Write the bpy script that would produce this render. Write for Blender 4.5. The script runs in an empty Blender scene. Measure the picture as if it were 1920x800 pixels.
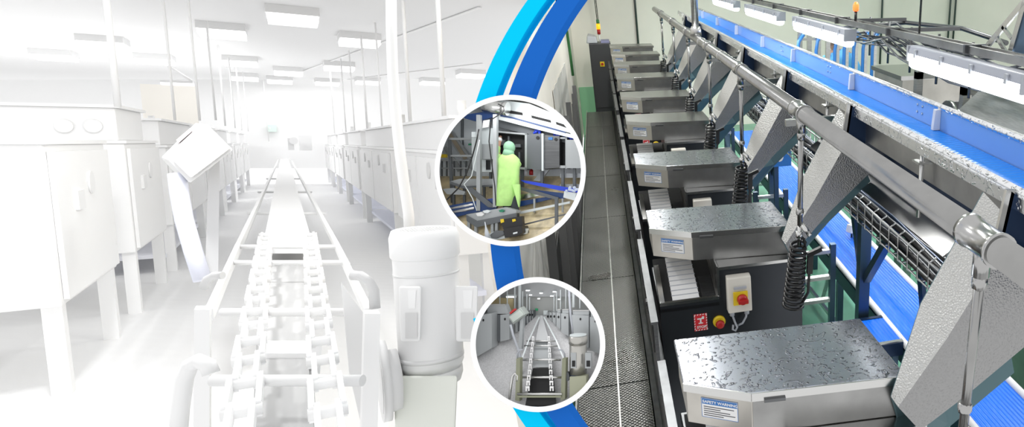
import bpy, math, random
from mathutils import Vector, Matrix
random.seed(7)
S = bpy.context.scene
COL = S.collection
PI = math.pi

# ------------------------------------------------------------------ camera
FPX, CX, CY = 1250.0, 1500.0, 400.0           # focal length and principal point, 1920x800 frame
CAM = Vector((0, 0, 3.3))
def axes(vx, vy):
    """camera->frame rotation for a frame whose y axis vanishes at pixel (vx, vy), no roll"""
    up = Vector((0, FPX, CY - vy)).normalized()
    y = Vector((vx - CX, CY - vy, -FPX)).normalized()
    x = y.cross(up)
    return Matrix((x, y, up))
RW = axes(1110, -65)                          # camera -> world
RG = axes(540, 265)                           # camera -> pale hall
G2W = Matrix.Translation(CAM) @ (RW @ RG.transposed()).to_4x4()
ID = Matrix.Identity(4)
def ray(px, py): return Vector((px - CX, CY - py, -FPX))
def wz(px, py, z):
    d = RW @ ray(px, py); return CAM + d * ((z - CAM.z) / d.z)
def wx(px, py, x):
    d = RW @ ray(px, py); return CAM + d * (x / d.x)
def wy(px, py, y):
    d = RW @ ray(px, py); return CAM + d * (y / d.y)
def gz(px, py, z):
    d = RG @ ray(px, py); return d * (z / d.z)
def gy(px, py, y):
    d = RG @ ray(px, py); return d * (y / d.y)
def gx(px, py, x):
    d = RG @ ray(px, py); return d * (x / d.x)
def wd(px, py, dep): return CAM + RW @ (ray(px, py) * (dep / FPX))      # world point at a camera depth
def gd(px, py, dep): return RG @ (ray(px, py) * (dep / FPX))

cam = bpy.data.cameras.new('camera'); co = bpy.data.objects.new('camera', cam); COL.objects.link(co)
co.matrix_world = Matrix.Translation(CAM) @ RW.to_4x4()
cam.sensor_width = 36; cam.lens = 36 * FPX / 1920; cam.shift_x = (960 - CX) / 1920
cam.clip_start = .02; cam.clip_end = 200
S.camera = co

# ------------------------------------------------------------------ materials
MATS = {}
def mat(name, col, rough=.5, metal=0., emit=None, es=1., bump=None, spec=.5, alpha=None, trans=0):
    if name in MATS: return MATS[name]
    m = bpy.data.materials.new(name); m.use_nodes = True
    nt = m.node_tree; b = nt.nodes['Principled BSDF']
    b.inputs['Base Color'].default_value = (*col, 1); b.inputs['Roughness'].default_value = rough
    b.inputs['Metallic'].default_value = metal; b.inputs['Specular IOR Level'].default_value = spec
    b.inputs['Transmission Weight'].default_value = trans
    if alpha is not None: b.inputs['Alpha'].default_value = alpha
    if emit:
        b.inputs['Emission Color'].default_value = (*emit, 1); b.inputs['Emission Strength'].default_value = es
    MATS[name] = m
    if bump: bump(nt, b)
    return m
def N(nt, t, **k):
    n = nt.nodes.new(t)
    for a, v in k.items(): setattr(n, a, v)
    return n
def coords(nt, scale=(1, 1, 1)):
    tc = N(nt, 'ShaderNodeTexCoord'); mp = N(nt, 'ShaderNodeMapping'); mp.inputs['Scale'].default_value = scale
    nt.links.new(tc.outputs['Object'], mp.inputs['Vector']); return mp.outputs['Vector']
def add_bump(nt, b, height, strength=.3, dist=.01):
    bp = N(nt, 'ShaderNodeBump'); bp.inputs['Strength'].default_value = strength; bp.inputs['Distance'].default_value = dist
    nt.links.new(height, bp.inputs['Height']); nt.links.new(bp.outputs['Normal'], b.inputs['Normal'])
def ramp(nt, fac, stops):
    r = N(nt, 'ShaderNodeValToRGB'); e = r.color_ramp.elements
    while len(e) < len(stops): e.new(.5)
    for q, (p, c) in zip(e, stops): q.position = p; q.color = (*c, 1) if len(c) == 3 else c
    nt.links.new(fac, r.inputs['Fac']); return r.outputs['Color']
def brushed(scale=(3, 3, 60), c0=.8, c1=1.1, bs=.03):
    def f(nt, b):
        v = coords(nt, scale); n = N(nt, 'ShaderNodeTexNoise'); n.inputs['Scale'].default_value = 4; n.inputs['Detail'].default_value = 4
        nt.links.new(v, n.inputs['Vector'])
        base = b.inputs['Base Color'].default_value[:3]
        c = ramp(nt, n.outputs['Fac'], [(.3, tuple(x * c0 for x in base)), (.7, tuple(min(1, x * c1) for x in base))])
        nt.links.new(c, b.inputs['Base Color']); add_bump(nt, b, n.outputs['Fac'], bs)
    return f
def cloudy(scale=3., c0=.85, c1=1.08):
    def f(nt, b):
        n = N(nt, 'ShaderNodeTexNoise'); n.inputs['Scale'].default_value = scale; n.inputs['Detail'].default_value = 5
        nt.links.new(coords(nt), n.inputs['Vector'])
        base = b.inputs['Base Color'].default_value[:3]
        c = ramp(nt, n.outputs['Fac'], [(.35, tuple(x * c0 for x in base)), (.65, tuple(min(1, x * c1) for x in base))])
        nt.links.new(c, b.inputs['Base Color'])
    return f
def wet(nt, b):                                # droplets and rivulets standing on sheet steel
    v = coords(nt, (24, 24, 24))
    n = N(nt, 'ShaderNodeTexNoise'); n.inputs['Scale'].default_value = 1.1; n.inputs['Detail'].default_value = 2; n.inputs['Distortion'].default_value = 1.6
    nt.links.new(v, n.inputs['Vector'])
    h = ramp(nt, n.outputs['Fac'], [(.575, (0, 0, 0)), (.64, (1, 1, 1))])
    vo = N(nt, 'ShaderNodeTexVoronoi'); vo.inputs['Scale'].default_value = 1.6; nt.links.new(v, vo.inputs['Vector'])
    d = ramp(nt, vo.outputs['Distance'], [(.1, (1, 1, 1)), (.24, (0, 0, 0))])
    mx = N(nt, 'ShaderNodeMix', data_type='RGBA', blend_type='LIGHTEN'); mx.inputs[0].default_value = 1
    nt.links.new(h, mx.inputs[6]); nt.links.new(d, mx.inputs[7])
    add_bump(nt, b, mx.outputs[2], 1.0, .012)
def emboss(nt, b):                             # fine leather-grain embossed sheet
    v = coords(nt, (150, 150, 150)); vo = N(nt, 'ShaderNodeTexVoronoi'); vo.inputs['Scale'].default_value = 1
    nt.links.new(v, vo.inputs['Vector']); add_bump(nt, b, vo.outputs['Distance'], .6, .005)
def tread(nt, b):                              # raised diamond tread pattern
    v = coords(nt, (1, 1, 1)); s = N(nt, 'ShaderNodeSeparateXYZ'); nt.links.new(v, s.inputs[0])
    def m(op, a, c=None):
        q = N(nt, 'ShaderNodeMath', operation=op)
        for i, z in enumerate((a, c)):
            if z is None: continue
            if isinstance(z, (int, float)): q.inputs[i].default_value = z
            else: nt.links.new(z, q.inputs[i])
        return q.outputs[0]
    kx, ky = 2 * PI / .056, 2 * PI / .056
    a = m('SINE', m('MULTIPLY', m('ADD', s.outputs[0], s.outputs[1]), kx)); c = m('SINE', m('MULTIPLY', m('SUBTRACT', s.outputs[0], s.outputs[1]), ky))
    p = m('POWER', m('ABSOLUTE', m('MULTIPLY', a, c)), 3)
    add_bump(nt, b, p, 1.0, .016)
    n = N(nt, 'ShaderNodeTexNoise'); n.inputs['Scale'].default_value = 2.3; n.inputs['Detail'].default_value = 4; nt.links.new(v, n.inputs['Vector'])
    r = ramp(nt, n.outputs['Fac'], [(.3, (.26, .26, .26)), (.7, (.44, .44, .44))]); nt.links.new(r, b.inputs['Roughness'])
    base = b.inputs['Base Color'].default_value[:3]
    cc = ramp(nt, n.outputs['Fac'], [(.3, tuple(x * .9 for x in base)), (.7, tuple(min(1, x * 1.08) for x in base))]); nt.links.new(cc, b.inputs['Base Color'])
def ribs(axis, pitch, strength=.5):
    def f(nt, b):
        w = N(nt, 'ShaderNodeTexWave', bands_direction=axis); w.inputs['Scale'].default_value = 2 * PI / pitch / 20
        nt.links.new(coords(nt), w.inputs['Vector']); add_bump(nt, b, w.outputs['Fac'], strength, .006)
    return f
def weave(nt, b):                              # rippled translucent sheet folds
    n = N(nt, 'ShaderNodeTexNoise'); n.inputs['Scale'].default_value = 1.3; n.inputs['Detail'].default_value = 3; n.inputs['Distortion'].default_value = .8
    nt.links.new(coords(nt, (3, 1.2, .7)), n.inputs['Vector']); add_bump(nt, b, n.outputs['Fac'], .9, .12)

STEEL = mat('brushed_steel', (.60, .60, .59), .30, 1, bump=brushed())
STEELB = mat('bright_steel', (.62, .62, .61), .22, 1)
STEELD = mat('dark_steel', (.16, .165, .17), .38, 1, bump=brushed())
RAILM = mat('wet_rail_steel', (.82, .83, .84), .25, 1, bump=wet)
LIDM = mat('wet_steel_lid', (.47, .49, .54), .20, 1, bump=wet)
LIDF = mat('dry_steel_lid', (.36, .36, .35), .26, 1, bump=brushed((3, 40, 3)))
HOOD = mat('satin_hood_steel', (.55, .53, .49), .36, 1, bump=cloudy(4))
PANEL = mat('dark_front_panel', (.045, .05, .058), .32, .6, bump=cloudy(2))
EMB = mat('embossed_sheet', (.54, .54, .525), .42, .9, bump=emboss)
TEAL = mat('teal_shadow_sheet', (.09, .16, .18), .5, .5)  # chute's far plate, the teal shadow is put into its colour
SMOOTHCH = mat('satin_sheet', (.34, .34, .34), .42, 1, bump=emboss)
DECK = mat('tread_plate', (.29, .29, .28), .33, 1, bump=tread)
PIPEM = mat('pipe_steel', (.34, .34, .335), .26, 1, bump=cloudy(9, .93, 1.05))
PIPET = mat('pipe_fitting_steel', (.42, .42, .415), .22, 1)
HOPM = mat('hopper_steel', (.36, .36, .355), .34, 1, bump=cloudy(4, .75, 1.15))
BLACK = mat('black_plastic', (.012, .012, .013), .35)
BLACKM = mat('black_recess', (.006, .006, .007), .6)
WHITEP = mat('white_plastic', (.80, .80, .80), .4)
BEIGE = mat('beige_plastic', (.72, .69, .62), .45)
YEL = mat('yellow_plate', (.80, .58, .02), .45)
RED = mat('red_plastic', (.45, .02, .02), .35)
REDS = mat('red_sticker', (.62, .02, .03), .5)
BLUEL = mat('label_blue', (.03, .16, .45), .5)
PAPER = mat('label_white', (.78, .78, .78), .5)
INK = mat('label_ink', (.05, .05, .06), .6)
BELT = mat('blue_belt', (.02, .27, .90), .3, bump=ribs('Y', .03, .35))
BELTX = mat('blue_cleated_belt', (.004, .15, .78), .3, bump=ribs('X', .025, .9))
BLUEW = mat('guard_wall_blue_reflection', (.24, .45, .82), .2, .2)  # steel guard wall with its blue reflection put into the base colour
FRAMEB = mat('blue_grey_frame', (.06, .10, .15), .35, .8)
NAVY = mat('navy_steel', (.012, .03, .075), .3, .6)
GREENF = mat('green_floor_paint', (.16, .42, .29), .25, bump=cloudy(1.4, .8, 1.15))
GREEND = mat('green_dado', (.35, .68, .42), .4)
WALLC = mat('cream_wall', (.93, .88, .80), .6, bump=cloudy(1.2, .96, 1.03))
WALLW = mat('white_wall', (.78, .77, .70), .6)
SHEET = mat('milky_sheet', (.72, .71, .67), .35, bump=weave)
TUBE = mat('lit_tube', (1, 1, 1), .3, emit=(.92, .96, 1), es=7)
LAMPH = mat('lamp_housing', (.36, .38, .44), .35)
CABL = mat('cable_sheath', (.03, .035, .045), .5)
AMBER = mat('amber_beacon', (1, .45, .02), .3, emit=(1, .40, .01), es=1.2)
ORANGE = mat('orange_beacon', (1, .25, .05), .3, emit=(1, .13, .03), es=1.6)
GREENP = mat('green_pipe', (.05, .22, .07), .5)
GREYP = mat('grey_plastic', (.42, .44, .48), .5)
SCRUB = mat('blue_coat', (.10, .38, .72), .7)
SKIN = mat('skin', (.45, .26, .18), .55)
CYAN = mat('cyan_lacquer', (.004, .62, 1.), .9, spec=0)
BLUE = mat('blue_lacquer', (.017, .145, .575), .9, spec=0)
WHITER = mat('white_lacquer', (.97, .97, .97), .9, spec=0)

# ------------------------------------------------------------------ mesh builder
class MB:
    def __init__(s): s.v = []; s.f = []; s.sm = []
    def add(s, vs, fs, smooth=False):
        b = len(s.v); s.v += [Vector(p) for p in vs]
        for q in fs: s.f.append(tuple(b + i for i in q)); s.sm.append(smooth)
        return s
    def hexa(s, p):                            # 4 corners of one end, 4 of the other
        return s.add(p, [(3, 2, 1, 0), (4, 5, 6, 7), (0, 1, 5, 4), (1, 2, 6, 5), (2, 3, 7, 6), (3, 0, 4, 7)])
    def box(s, x0, x1, y0, y1, z0, z1):
        return s.hexa([(x0, y0, z0), (x1, y0, z0), (x1, y1, z0), (x0, y1, z0), (x0, y0, z1), (x1, y0, z1), (x1, y1, z1), (x0, y1, z1)])
    def prism(s, poly, vec):
        n = len(poly); vec = Vector(vec); a = [Vector(p) for p in poly]
        return s.add(a + [p + vec for p in a], [tuple(range(n))[::-1], tuple(range(n, 2 * n))] + [(i, (i + 1) % n, n + (i + 1) % n, n + i) for i in range(n)])
    def loft(s, a, b):
        n = len(a)
        return s.add(list(a) + list(b), [tuple(range(n))[::-1], tuple(range(n, 2 * n))] + [(i, (i + 1) % n, n + (i + 1) % n, n + i) for i in range(n)])
    def zprism(s, poly, z0, z1): return s.prism([(x, y, z0) for x, y in poly], (0, 0, z1 - z0))
    def bar(s, a, b, w, h=None):               # square bar between two points
        a = Vector(a); b = Vector(b); h = h or w; d = (b - a).normalized()
        u = d.cross(Vector((0, 0, 1)))
        if u.length < 1e-3: u = Vector((1, 0, 0))
        u.normalize(); t = u.cross(d); u *= w / 2; t *= h / 2
        return s.hexa([a - u - t, a + u - t, a + u + t, a - u + t, b - u - t, b + u - t, b + u + t, b - u + t])
    def tube(s, pts, r, n=10, closed=False):
        pts = [Vector(p) for p in pts]; m = len(pts); rs = r if isinstance(r, (list, tuple)) else [r] * m
        vs = []; ref = None
        for i, p in enumerate(pts):
            if closed: t = pts[(i + 1) % m] - pts[i - 1]
            else: t = pts[min(i + 1, m - 1)] - pts[max(i - 1, 0)]
            t.normalize()
            if ref is None: ref = t.orthogonal().normalized()
            ref = ref - t * ref.dot(t)
            if ref.length < 1e-5: ref = t.orthogonal()
            ref.normalize(); bn = t.cross(ref)
            for k in range(n):
                a = 2 * PI * k / n; vs.append(p + (ref * math.cos(a) + bn * math.sin(a)) * rs[i])
        fs = []
        for i in range(m if closed else m - 1):
            j = (i + 1) % m
            for k in range(n): fs.append((i * n + k, i * n + (k + 1) % n, j * n + (k + 1) % n, j * n + k))
        s.add(vs, fs, True)
        if not closed:
            b = len(s.v) - len(vs)
            s.f += [tuple(b + k for k in range(n))[::-1], tuple(b + (m - 1) * n + k for k in range(n))]; s.sm += [False, False]
        return s
    def cyl(s, a, b, r, n=20): return s.tube([a, b], r, n)
    def lathe(s, c, prof, n=24, axis='z'):     # prof: (radius, height) along the axis from c
        c = Vector(c); vs = []
        for r, h in prof:
            for k in range(n):
                a = 2 * PI * k / n; x, y = r * math.cos(a), r * math.sin(a)
                vs.append(c + Vector({'z': (x, y, h), 'y': (x, h, y), 'x': (h, x, y)}[axis]))
        m = len(prof); fs = [(i * n + k, i * n + (k + 1) % n, (i + 1) * n + (k + 1) % n, (i + 1) * n + k) for i in range(m - 1) for k in range(n)]
        s.add(vs, fs, True); b = len(s.v) - len(vs)
        s.f += [tuple(b + k for k in range(n))[::-1], tuple(b + (m - 1) * n + k for k in range(n))]; s.sm += [False, False]
        return s
    def ball(s, c, r, n=12, sc=(1, 1, 1)):
        c = Vector(c); prof = [(math.sin(PI * i / n) * r, -math.cos(PI * i / n) * r) for i in range(n + 1)]
        prof[0] = (1e-4, -r); prof[-1] = (1e-4, r)
        b = len(s.v); s.lathe((0, 0, 0), prof, n * 2)
        for i in range(b, len(s.v)): s.v[i] = c + Vector((s.v[i].x * sc[0], s.v[i].y * sc[1], s.v[i].z * sc[2]))
        return s
    def xf(s, M):
        s.v = [M @ p for p in s.v]; return s

def mesh_of(name, mb, m, base=Vector((0, 0, 0)), bevel=0):
    me = bpy.data.meshes.new(name); me.from_pydata([tuple(p - base) for p in mb.v], [], mb.f)
    me.polygons.foreach_set('use_smooth', mb.sm); me.materials.append(m); me.update()
    import bmesh
    bm = bmesh.new(); bm.from_mesh(me); bmesh.ops.recalc_face_normals(bm, faces=bm.faces[:]); bm.to_mesh(me); bm.free()
    return me
def tag(o, label, cat, group=None, kind=None):
    if label: o['label'] = label
    if cat: o['category'] = cat
    if group: o['group'] = group
    if kind: o['kind'] = kind
class Thing:
    """a top-level Empty at the thing's base; parts are given in the frame's coordinates"""
    def __init__(s, name, label, cat, base=(0, 0, 0), M=ID, group=None):
        s.base = Vector(base); s.o = bpy.data.objects.new(name, None); COL.objects.link(s.o)
        s.o.empty_display_size = .1; s.o.matrix_world = M @ Matrix.Translation(s.base); tag(s.o, label, cat, group)
    def part(s, name, mb, m, parent=None, bevel=0, label=None, kind=None):
        o = bpy.data.objects.new(name, mesh_of(name, mb, m, s.base)); COL.objects.link(o); o.parent = parent or s.o
        if label: o['label'] = label
        if kind: o['kind'] = kind
        if bevel: bev(o, bevel)
        return o
def bev(o, w):
    q = o.modifiers.new('bevel', 'BEVEL'); q.width = w; q.segments = 2; q.limit_method = 'ANGLE'; q.angle_limit = .7
def solo(name, mb, m, label, cat, base=(0, 0, 0), M=ID, group=None, kind=None, bevel=0):
    base = Vector(base); o = bpy.data.objects.new(name, mesh_of(name, mb, m, base)); COL.objects.link(o)
    o.matrix_world = M @ Matrix.Translation(base); tag(o, label, cat, group, kind)
    if bevel: bev(o, bevel)
    return o
def struct(name, mb, m, M=ID, label=None): return solo(name, mb, m, label, None, M=M, kind='structure')
def kids(o): return [c for c in COL.objects if c.parent == o]
def copy_tree(o, M=None, label=None):
    c = o.copy(); COL.objects.link(c)
    if M is not None: c.matrix_world = M
    if label: c['label'] = label
    for ch in KIDS(o):
        d = ch.copy(); COL.objects.link(d); d.parent = c
        for g in KIDS(ch):
            e = g.copy(); COL.objects.link(e); e.parent = d
    return c
def KIDS(o): return list(o.children)
def text_mb(txt, size, origin, ux, uy, depth=.0006, bold=0.0):
    """solid lettering whose baseline starts at origin, reading along ux with letters up along uy"""
    cu = bpy.data.curves.new('t', 'FONT'); cu.body = txt; cu.size = size; cu.extrude = depth; cu.offset = bold; cu.resolution_u = 3
    o = bpy.data.objects.new('t', cu); COL.objects.link(o); bpy.context.view_layer.update()
    me = bpy.data.meshes.new_from_object(o.evaluated_get(bpy.context.evaluated_depsgraph_get()))
    ux = Vector(ux); uy = Vector(uy); uz = ux.cross(uy); mb = MB(); O = Vector(origin)
    mb.add([O + ux * v.co.x + uy * v.co.y + uz * v.co.z for v in me.vertices], [tuple(p.vertices) for p in me.polygons])
    w = max((v.co.x for v in me.vertices), default=0)
    bpy.data.objects.remove(o); bpy.data.curves.remove(cu); bpy.data.meshes.remove(me)
    return mb, w
ORD = ['nearest', 'second nearest', 'third nearest', 'fourth from the front', 'fifth from the front', 'sixth from the front', 'seventh from the front', 'eighth from the front', 'farthest']
def blue_mid(y): return 1630 - math.sqrt(691.5 ** 2 - (y - 399.5) ** 2)

# light: even daylight-white surroundings (the open side behind the camera)
W = bpy.data.worlds.new('world'); S.world = W; W.use_nodes = True
W.node_tree.nodes['Background'].inputs[0].default_value = (1, 1, 1, 1); W.node_tree.nodes['Background'].inputs[1].default_value = 1.05
def area(name, loc, rot, sx, sy, power, col=(1, 1, 1), M=ID):
    l = bpy.data.lights.new(name, 'AREA'); l.shape = 'RECTANGLE'; l.size = sx; l.size_y = sy; l.energy = power; l.color = col
    o = bpy.data.objects.new(name, l); COL.objects.link(o); o.matrix_world = M @ Matrix.Translation(Vector(loc)) @ rot.to_4x4()
    return o
def RX(a): return Matrix.Rotation(a, 3, 'X')
def RY(a): return Matrix.Rotation(a, 3, 'Y')
# ================================================================== RIGHT: the machine hall
struct('floor', MB().box(-.5, 12, 2.6, 14.3, -.06, 0), GREENF, label='green painted concrete floor')
struct('wall_back', MB().box(-1.0, 12, 14.3, 14.4, -.06, 4.6), WALLC)
struct('trim_1', MB().box(-.5, 1.6, 14.26, 14.3, 0, .98), GREEND, label='green dado at the foot of the back wall')
struct('ceiling', MB().box(-1.0, 12, 3.4, 14.4, 4.6, 4.66), WALLW)
for i, (x, y, s) in enumerate(((.3, 5.5, 'over the walkway, nearer'), (.3, 10, 'over the walkway, farther'), (3.2, 5.5, 'over the belts, nearer'), (3.2, 10, 'over the belts, farther'))):  # battens added out of view to brighten the hall
    t = Thing('added_batten', 'added batten lamp, unseen on the machine hall ceiling, ' + s, 'lamp', (x, y, 4.6), group='added battens of the machine hall')
    t.part('housing', MB().box(x - .12, x + .12, y - .8, y + .8, 4.54, 4.6), LAMPH); t.part('diffuser', MB().box(x - .1, x + .1, y - .78, y + .78, 4.50, 4.54), TUBE)
    area('added_batten_light', (x, y, 4.49), RX(0), .2, 1.5, 70, (1, .99, .96))
wl = [wx(blue_mid(y), y, -.52) for y in (470, 440, 400, 360, 320, 280, 240, 200, 170, 140, 110, 80, 50, 20, 0, -15)]
wl = [Vector((-.52, wx(blue_mid(520), 520, -.52).y, 0)), wx(blue_mid(520), 520, -.52)] + wl
wl += [Vector((-.52, wl[-1].y, 4.6)), Vector((-.52, 14.3, 4.6)), Vector((-.52, 14.3, 0))]
struct('wall_left', MB().prism(wl, (-.06, 0, 0)), WALLC)

# walkway
t = Thing('walkway', 'long raised tread-plate walkway on the left of the machine row', 'walkway', (-.05, 8, 0))
ys = [2.2, 3.93, 5.6, 7.2, 8.8, 10.4, 11.8, 13.1]
for a, b in zip(ys, ys[1:]):
    t.part('deck_plate', MB().box(-.355, .092, a + .006, b - .006, .685, .70), DECK)
t.part('edge_lip', MB().box(-.368, -.357, 2.2, 13.1, .64, .73), STEEL)
t.part('inner_skirt', MB().box(.094, .10, 2.2, 13.1, .3, .70).box(.094, .138, 2.2, 13.1, .69, .70), STEELD)
t.part('centre_seam', MB().box(-.11, -.10, 2.2, 13.1, .700, .703), STEEL)
for y in (3.5, 6.8, 10, 13):
    for x in (-.33, .06): t.part('leg', MB().box(x - .025, x + .025, y - .025, y + .025, 0, .684), STEELD)

# ---- one grading machine, y measured from the back edge of its lid
def make_machine(lidmat, label):
    t = Thing('grading_machine', label, 'machine', (.5, 0, 0), group='grading machines in the long row')
    lidp = [(.155, .0), (.875, -.045), (.885, -.455), (.36, -.405), (.155, -.285)]
    lid = t.part('lid', MB().zprism(lidp, 1.975, 2.0), lidmat, bevel=.004)
    t.part('lid_lip', MB().bar((.36, -.408, 1.985), (.885, -.458, 1.985), .006, .03).bar((.155, -.288, 1.985), (.36, -.408, 1.985), .006, .03), STEELB, lid)
    t.part('latch', MB().bar((.40, -.416, 1.972), (.47, -.423, 1.972), .012, .012), STEELD, lid)
    hp = [(.165, 0), (.865, -.05), (.87, -.44), (.362, -.392), (.165, -.275)]
    hood = t.part('hood', MB().zprism(hp, 1.835, 1.973), HOOD)
    t.part('hood_front', MB().prism([(.366, -.3935, 1.836), (.868, -.4415, 1.836), (.868, -.4415, 1.972), (.366, -.3935, 1.972)], (-.0003, -.004, 0)), HOPM, hood)
    # hopper wall leaning out a little below the lid
    hop = MB(); a = [(.47, -.40), (.87, -.44), (.87, -.05), (.47, -.02)]
    hop.loft([(x, y, 1.60) for x, y in [(.47, -.46), (.90, -.48), (.90, -.05), (.47, -.02)]], [(x, y, 1.834) for x, y in a])
    t.part('hopper', hop, HOPM)
    bodyp = MB().box(.165, .93, -.478, .10, .55, 1.60)
    t.part('cabinet', bodyp, STEELD, bevel=.004)
    fp = [(.165, -.5, .55), (.935, -.5, .55), (.935, -.5, 1.815), (.474, -.5, 1.815), (.474, -.5, 1.655), (.165, -.5, 1.655)]
    t.part('front_panel', MB().prism(fp, (0, .02, 0)), PANEL)
    t.part('panel_ledge', MB().box(.474, .945, -.515, -.42, 1.815, 1.832).box(.468, .48, -.505, -.42, 1.655, 1.832), STEELB)
    # sloping tray recess with the white belt
    def sl(x, y, dz=0): return (x, y, 1.655 + (y + .5) * .28 + dz)
    t.part('tray', MB().hexa([sl(.165, -.5, -.05), sl(.474, -.5, -.05), sl(.474, -.10, -.05), sl(.165, -.10, -.05), sl(.165, -.5, -.03), sl(.474, -.5, -.03), sl(.474, -.10, -.03), sl(.165, -.10, -.03)]), BLACKM)
    t.part('tray_rim', MB().bar(sl(.165, -.5), sl(.474, -.5), .02, .016).bar(sl(.178, -.5), sl(.178, -.2), .026, .016).bar(sl(.466, -.5), sl(.466, -.2), .014, .016), STEELB)
    wb = t.part('slat_belt', MB().hexa([sl(.235, -.475, -.028), sl(.375, -.475, -.028), sl(.375, -.12, -.028), sl(.235, -.12, -.028), sl(.235, -.475, -.015), sl(.375, -.475, -.015), sl(.375, -.12, -.015), sl(.235, -.12, -.015)]), WHITEP)
    sg = MB()
    for i in range(9): sg.hexa([Vector(sl(.232, -.47 + i * .038, -.0155)), Vector(sl(.378, -.47 + i * .038, -.0155)), Vector(sl(.378, -.466 + i * .038, -.0155)), Vector(sl(.232, -.466 + i * .038, -.0155)), Vector(sl(.232, -.47 + i * .038, -.0125)), Vector(sl(.378, -.47 + i * .038, -.0125)), Vector(sl(.378, -.466 + i * .038, -.0125)), Vector(sl(.232, -.466 + i * .038, -.0125))])
    t.part('slat_gap', sg, GREYP, wb)
    t.part('tray_slide', MB().hexa([sl(.39, -.48, -.026), sl(.46, -.48, -.026), sl(.46, -.30, -.026), sl(.39, -.30, -.026), sl(.39, -.48, -.018), sl(.46, -.48, -.018), sl(.46, -.30, -.018), sl(.39, -.30, -.018)]), STEELD)
    # warning label on the chamfered face
    a = Vector((.165, -.275, 0)); b = Vector((.362, -.392, 0)); u = (b - a).normalized(); nrm = Vector((u.y, -u.x, 0)); L = (b - a).length
    def lab(s0, s1, z0, z1, off, th):
        return MB().prism([a + u * s0 + nrm * off + Vector((0, 0, z0)), a + u * s1 + nrm * off + Vector((0, 0, z0)), a + u * s1 + nrm * off + Vector((0, 0, z1)), a + u * s0 + nrm * off + Vector((0, 0, z1))], nrm * th)
    lb = t.part('warning_label', lab(.052, .182, 1.868, 1.945, .0005, .001), PAPER, None, label='white and blue SAFETY WARNING label')
    t.part('label_border', MB().add(lab(.052, .182, 1.868, 1.8695, .0016, .0004).v + lab(.052, .182, 1.9435, 1.945, .0016, .0004).v + lab(.052, .0535, 1.868, 1.945, .0016, .0004).v + lab(.1805, .182, 1.868, 1.945, .0016, .0004).v,
           [tuple(q + 8 * k for q in f) for k in range(4) for f in [(3, 2, 1, 0), (4, 5, 6, 7), (0, 1, 5, 4), (1, 2, 6, 5), (2, 3, 7, 6), (3, 0, 4, 7)]]), BLUEL, lb)
    t.part('label_band', lab(.055, .179, 1.921, 1.942, .0016, .0006), BLUEL, lb)
    tm, w = text_mb('SAFETY WARNING', .0148, a + u * .0575 + nrm * .0026 + Vector((0, 0, 1.9262)), u, (0, 0, 1), .0004, .0003)
    t.part('lettering', tm, PAPER, lb)
    ln = MB()
    for i, wd_ in enumerate((.108, .06, .094, .112, .07)):
        q = lab(.060, .060 + wd_, 1.9095 - i * .0085, 1.9125 - i * .0085, .0016, .0004); ln.add(q.v, q.f)
    t.part('small_print', ln, INK, lb)
    # isolator switch
    iso = t.part('isolator', MB().hexa([(.512, -.5, 1.572), (.64, -.5, 1.572), (.64, -.56, 1.578), (.512, -.56, 1.578), (.512, -.5, 1.78), (.64, -.5, 1.78), (.64, -.545, 1.775), (.512, -.545, 1.775)]), BEIGE, bevel=.006, label='beige isolator box with red handle')
    t.part('switch_plate', MB().box(.540, .616, -.566, -.556, 1.625, 1.70), YEL, iso)
    t.part('red_knob', MB().lathe((.585, -.566, 1.66), [(.028, 0), (.028, -.012), (.022, -.03)], 20, 'y').box(.56, .612, -.605, -.585, 1.648, 1.668), RED, iso)
    t.part('name_strip', MB().box(.545, .612, -.5605, -.553, 1.713, 1.727), GREYP, iso)
    t.part('cable', MB().tube([(.535, -.53, 1.575), (.537, -.53, 1.55), (.548, -.53, 1.51), (.56, -.53, 1.475), (.55, -.53, 1.455), (.535, -.53, 1.465), (.54, -.525, 1.49)], .006, 8).tube([(.615, -.53, 1.575), (.61, -.53, 1.53), (.59, -.53, 1.495), (.565, -.52, 1.48)], .006, 8).cyl((.615, -.53, 1.58), (.615, -.53, 1.55), .013).cyl((.535, -.53, 1.58), (.535, -.53, 1.55), .013), GREYP, iso)
    es = t.part('stop_button_plate', MB().lathe((.468, -.5, 1.512), [(.034, 0), (.034, -.012), (.026, -.016)], 24, 'y'), YEL)
    t.part('mushroom', MB().lathe((.468, -.514, 1.510), [(.014, 0), (.014, -.015), (.024, -.018), (.022, -.032), (.012, -.036)], 20, 'y'), RED, es)
    st = t.part('stop_sticker', MB().box(.335, .405, -.5025, -.4995, 1.47, 1.57), REDS, label='red STOP sticker')
    ck = MB()
    for i in range(5):
        for (x0, z0) in ((.336 + i * .0145, 1.563), (.340 + i * .0145, 1.4715)): ck.prism([(x0, -.5028, z0), (x0 + .007, -.5028, z0), (x0 + .010, -.5028, z0 + .006), (x0 + .003, -.5028, z0 + .006)], (0, .0006, 0))
    for i in range(6):
        for x0 in (.336, .399): ck.prism([(x0, -.5028, 1.478 + i * .015), (x0 + .005, -.5028, 1.481 + i * .015), (x0 + .005, -.5028, 1.489 + i * .015), (x0, -.5028, 1.486 + i * .015)], (0, .0006, 0))
    ck.box(.352, .388, -.5032, -.5025, 1.538, 1.545).box(.366, .374, -.5032, -.5025, 1.515, 1.54).box(.358, .382, -.5032, -.5025, 1.512, 1.518).lathe((.383, -.5026, 1.548), [(.007, 0), (.007, -.0006)], 12, 'y')
    t.part('sticker_marks', ck, PAPER, st)
    tm, w = text_mb('STOP', .021, (.3485, -.5030, 1.4845), (1, 0, 0), (0, 0, 1), .0003, .0006)
    t.part('lettering', tm, PAPER, st)
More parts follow.
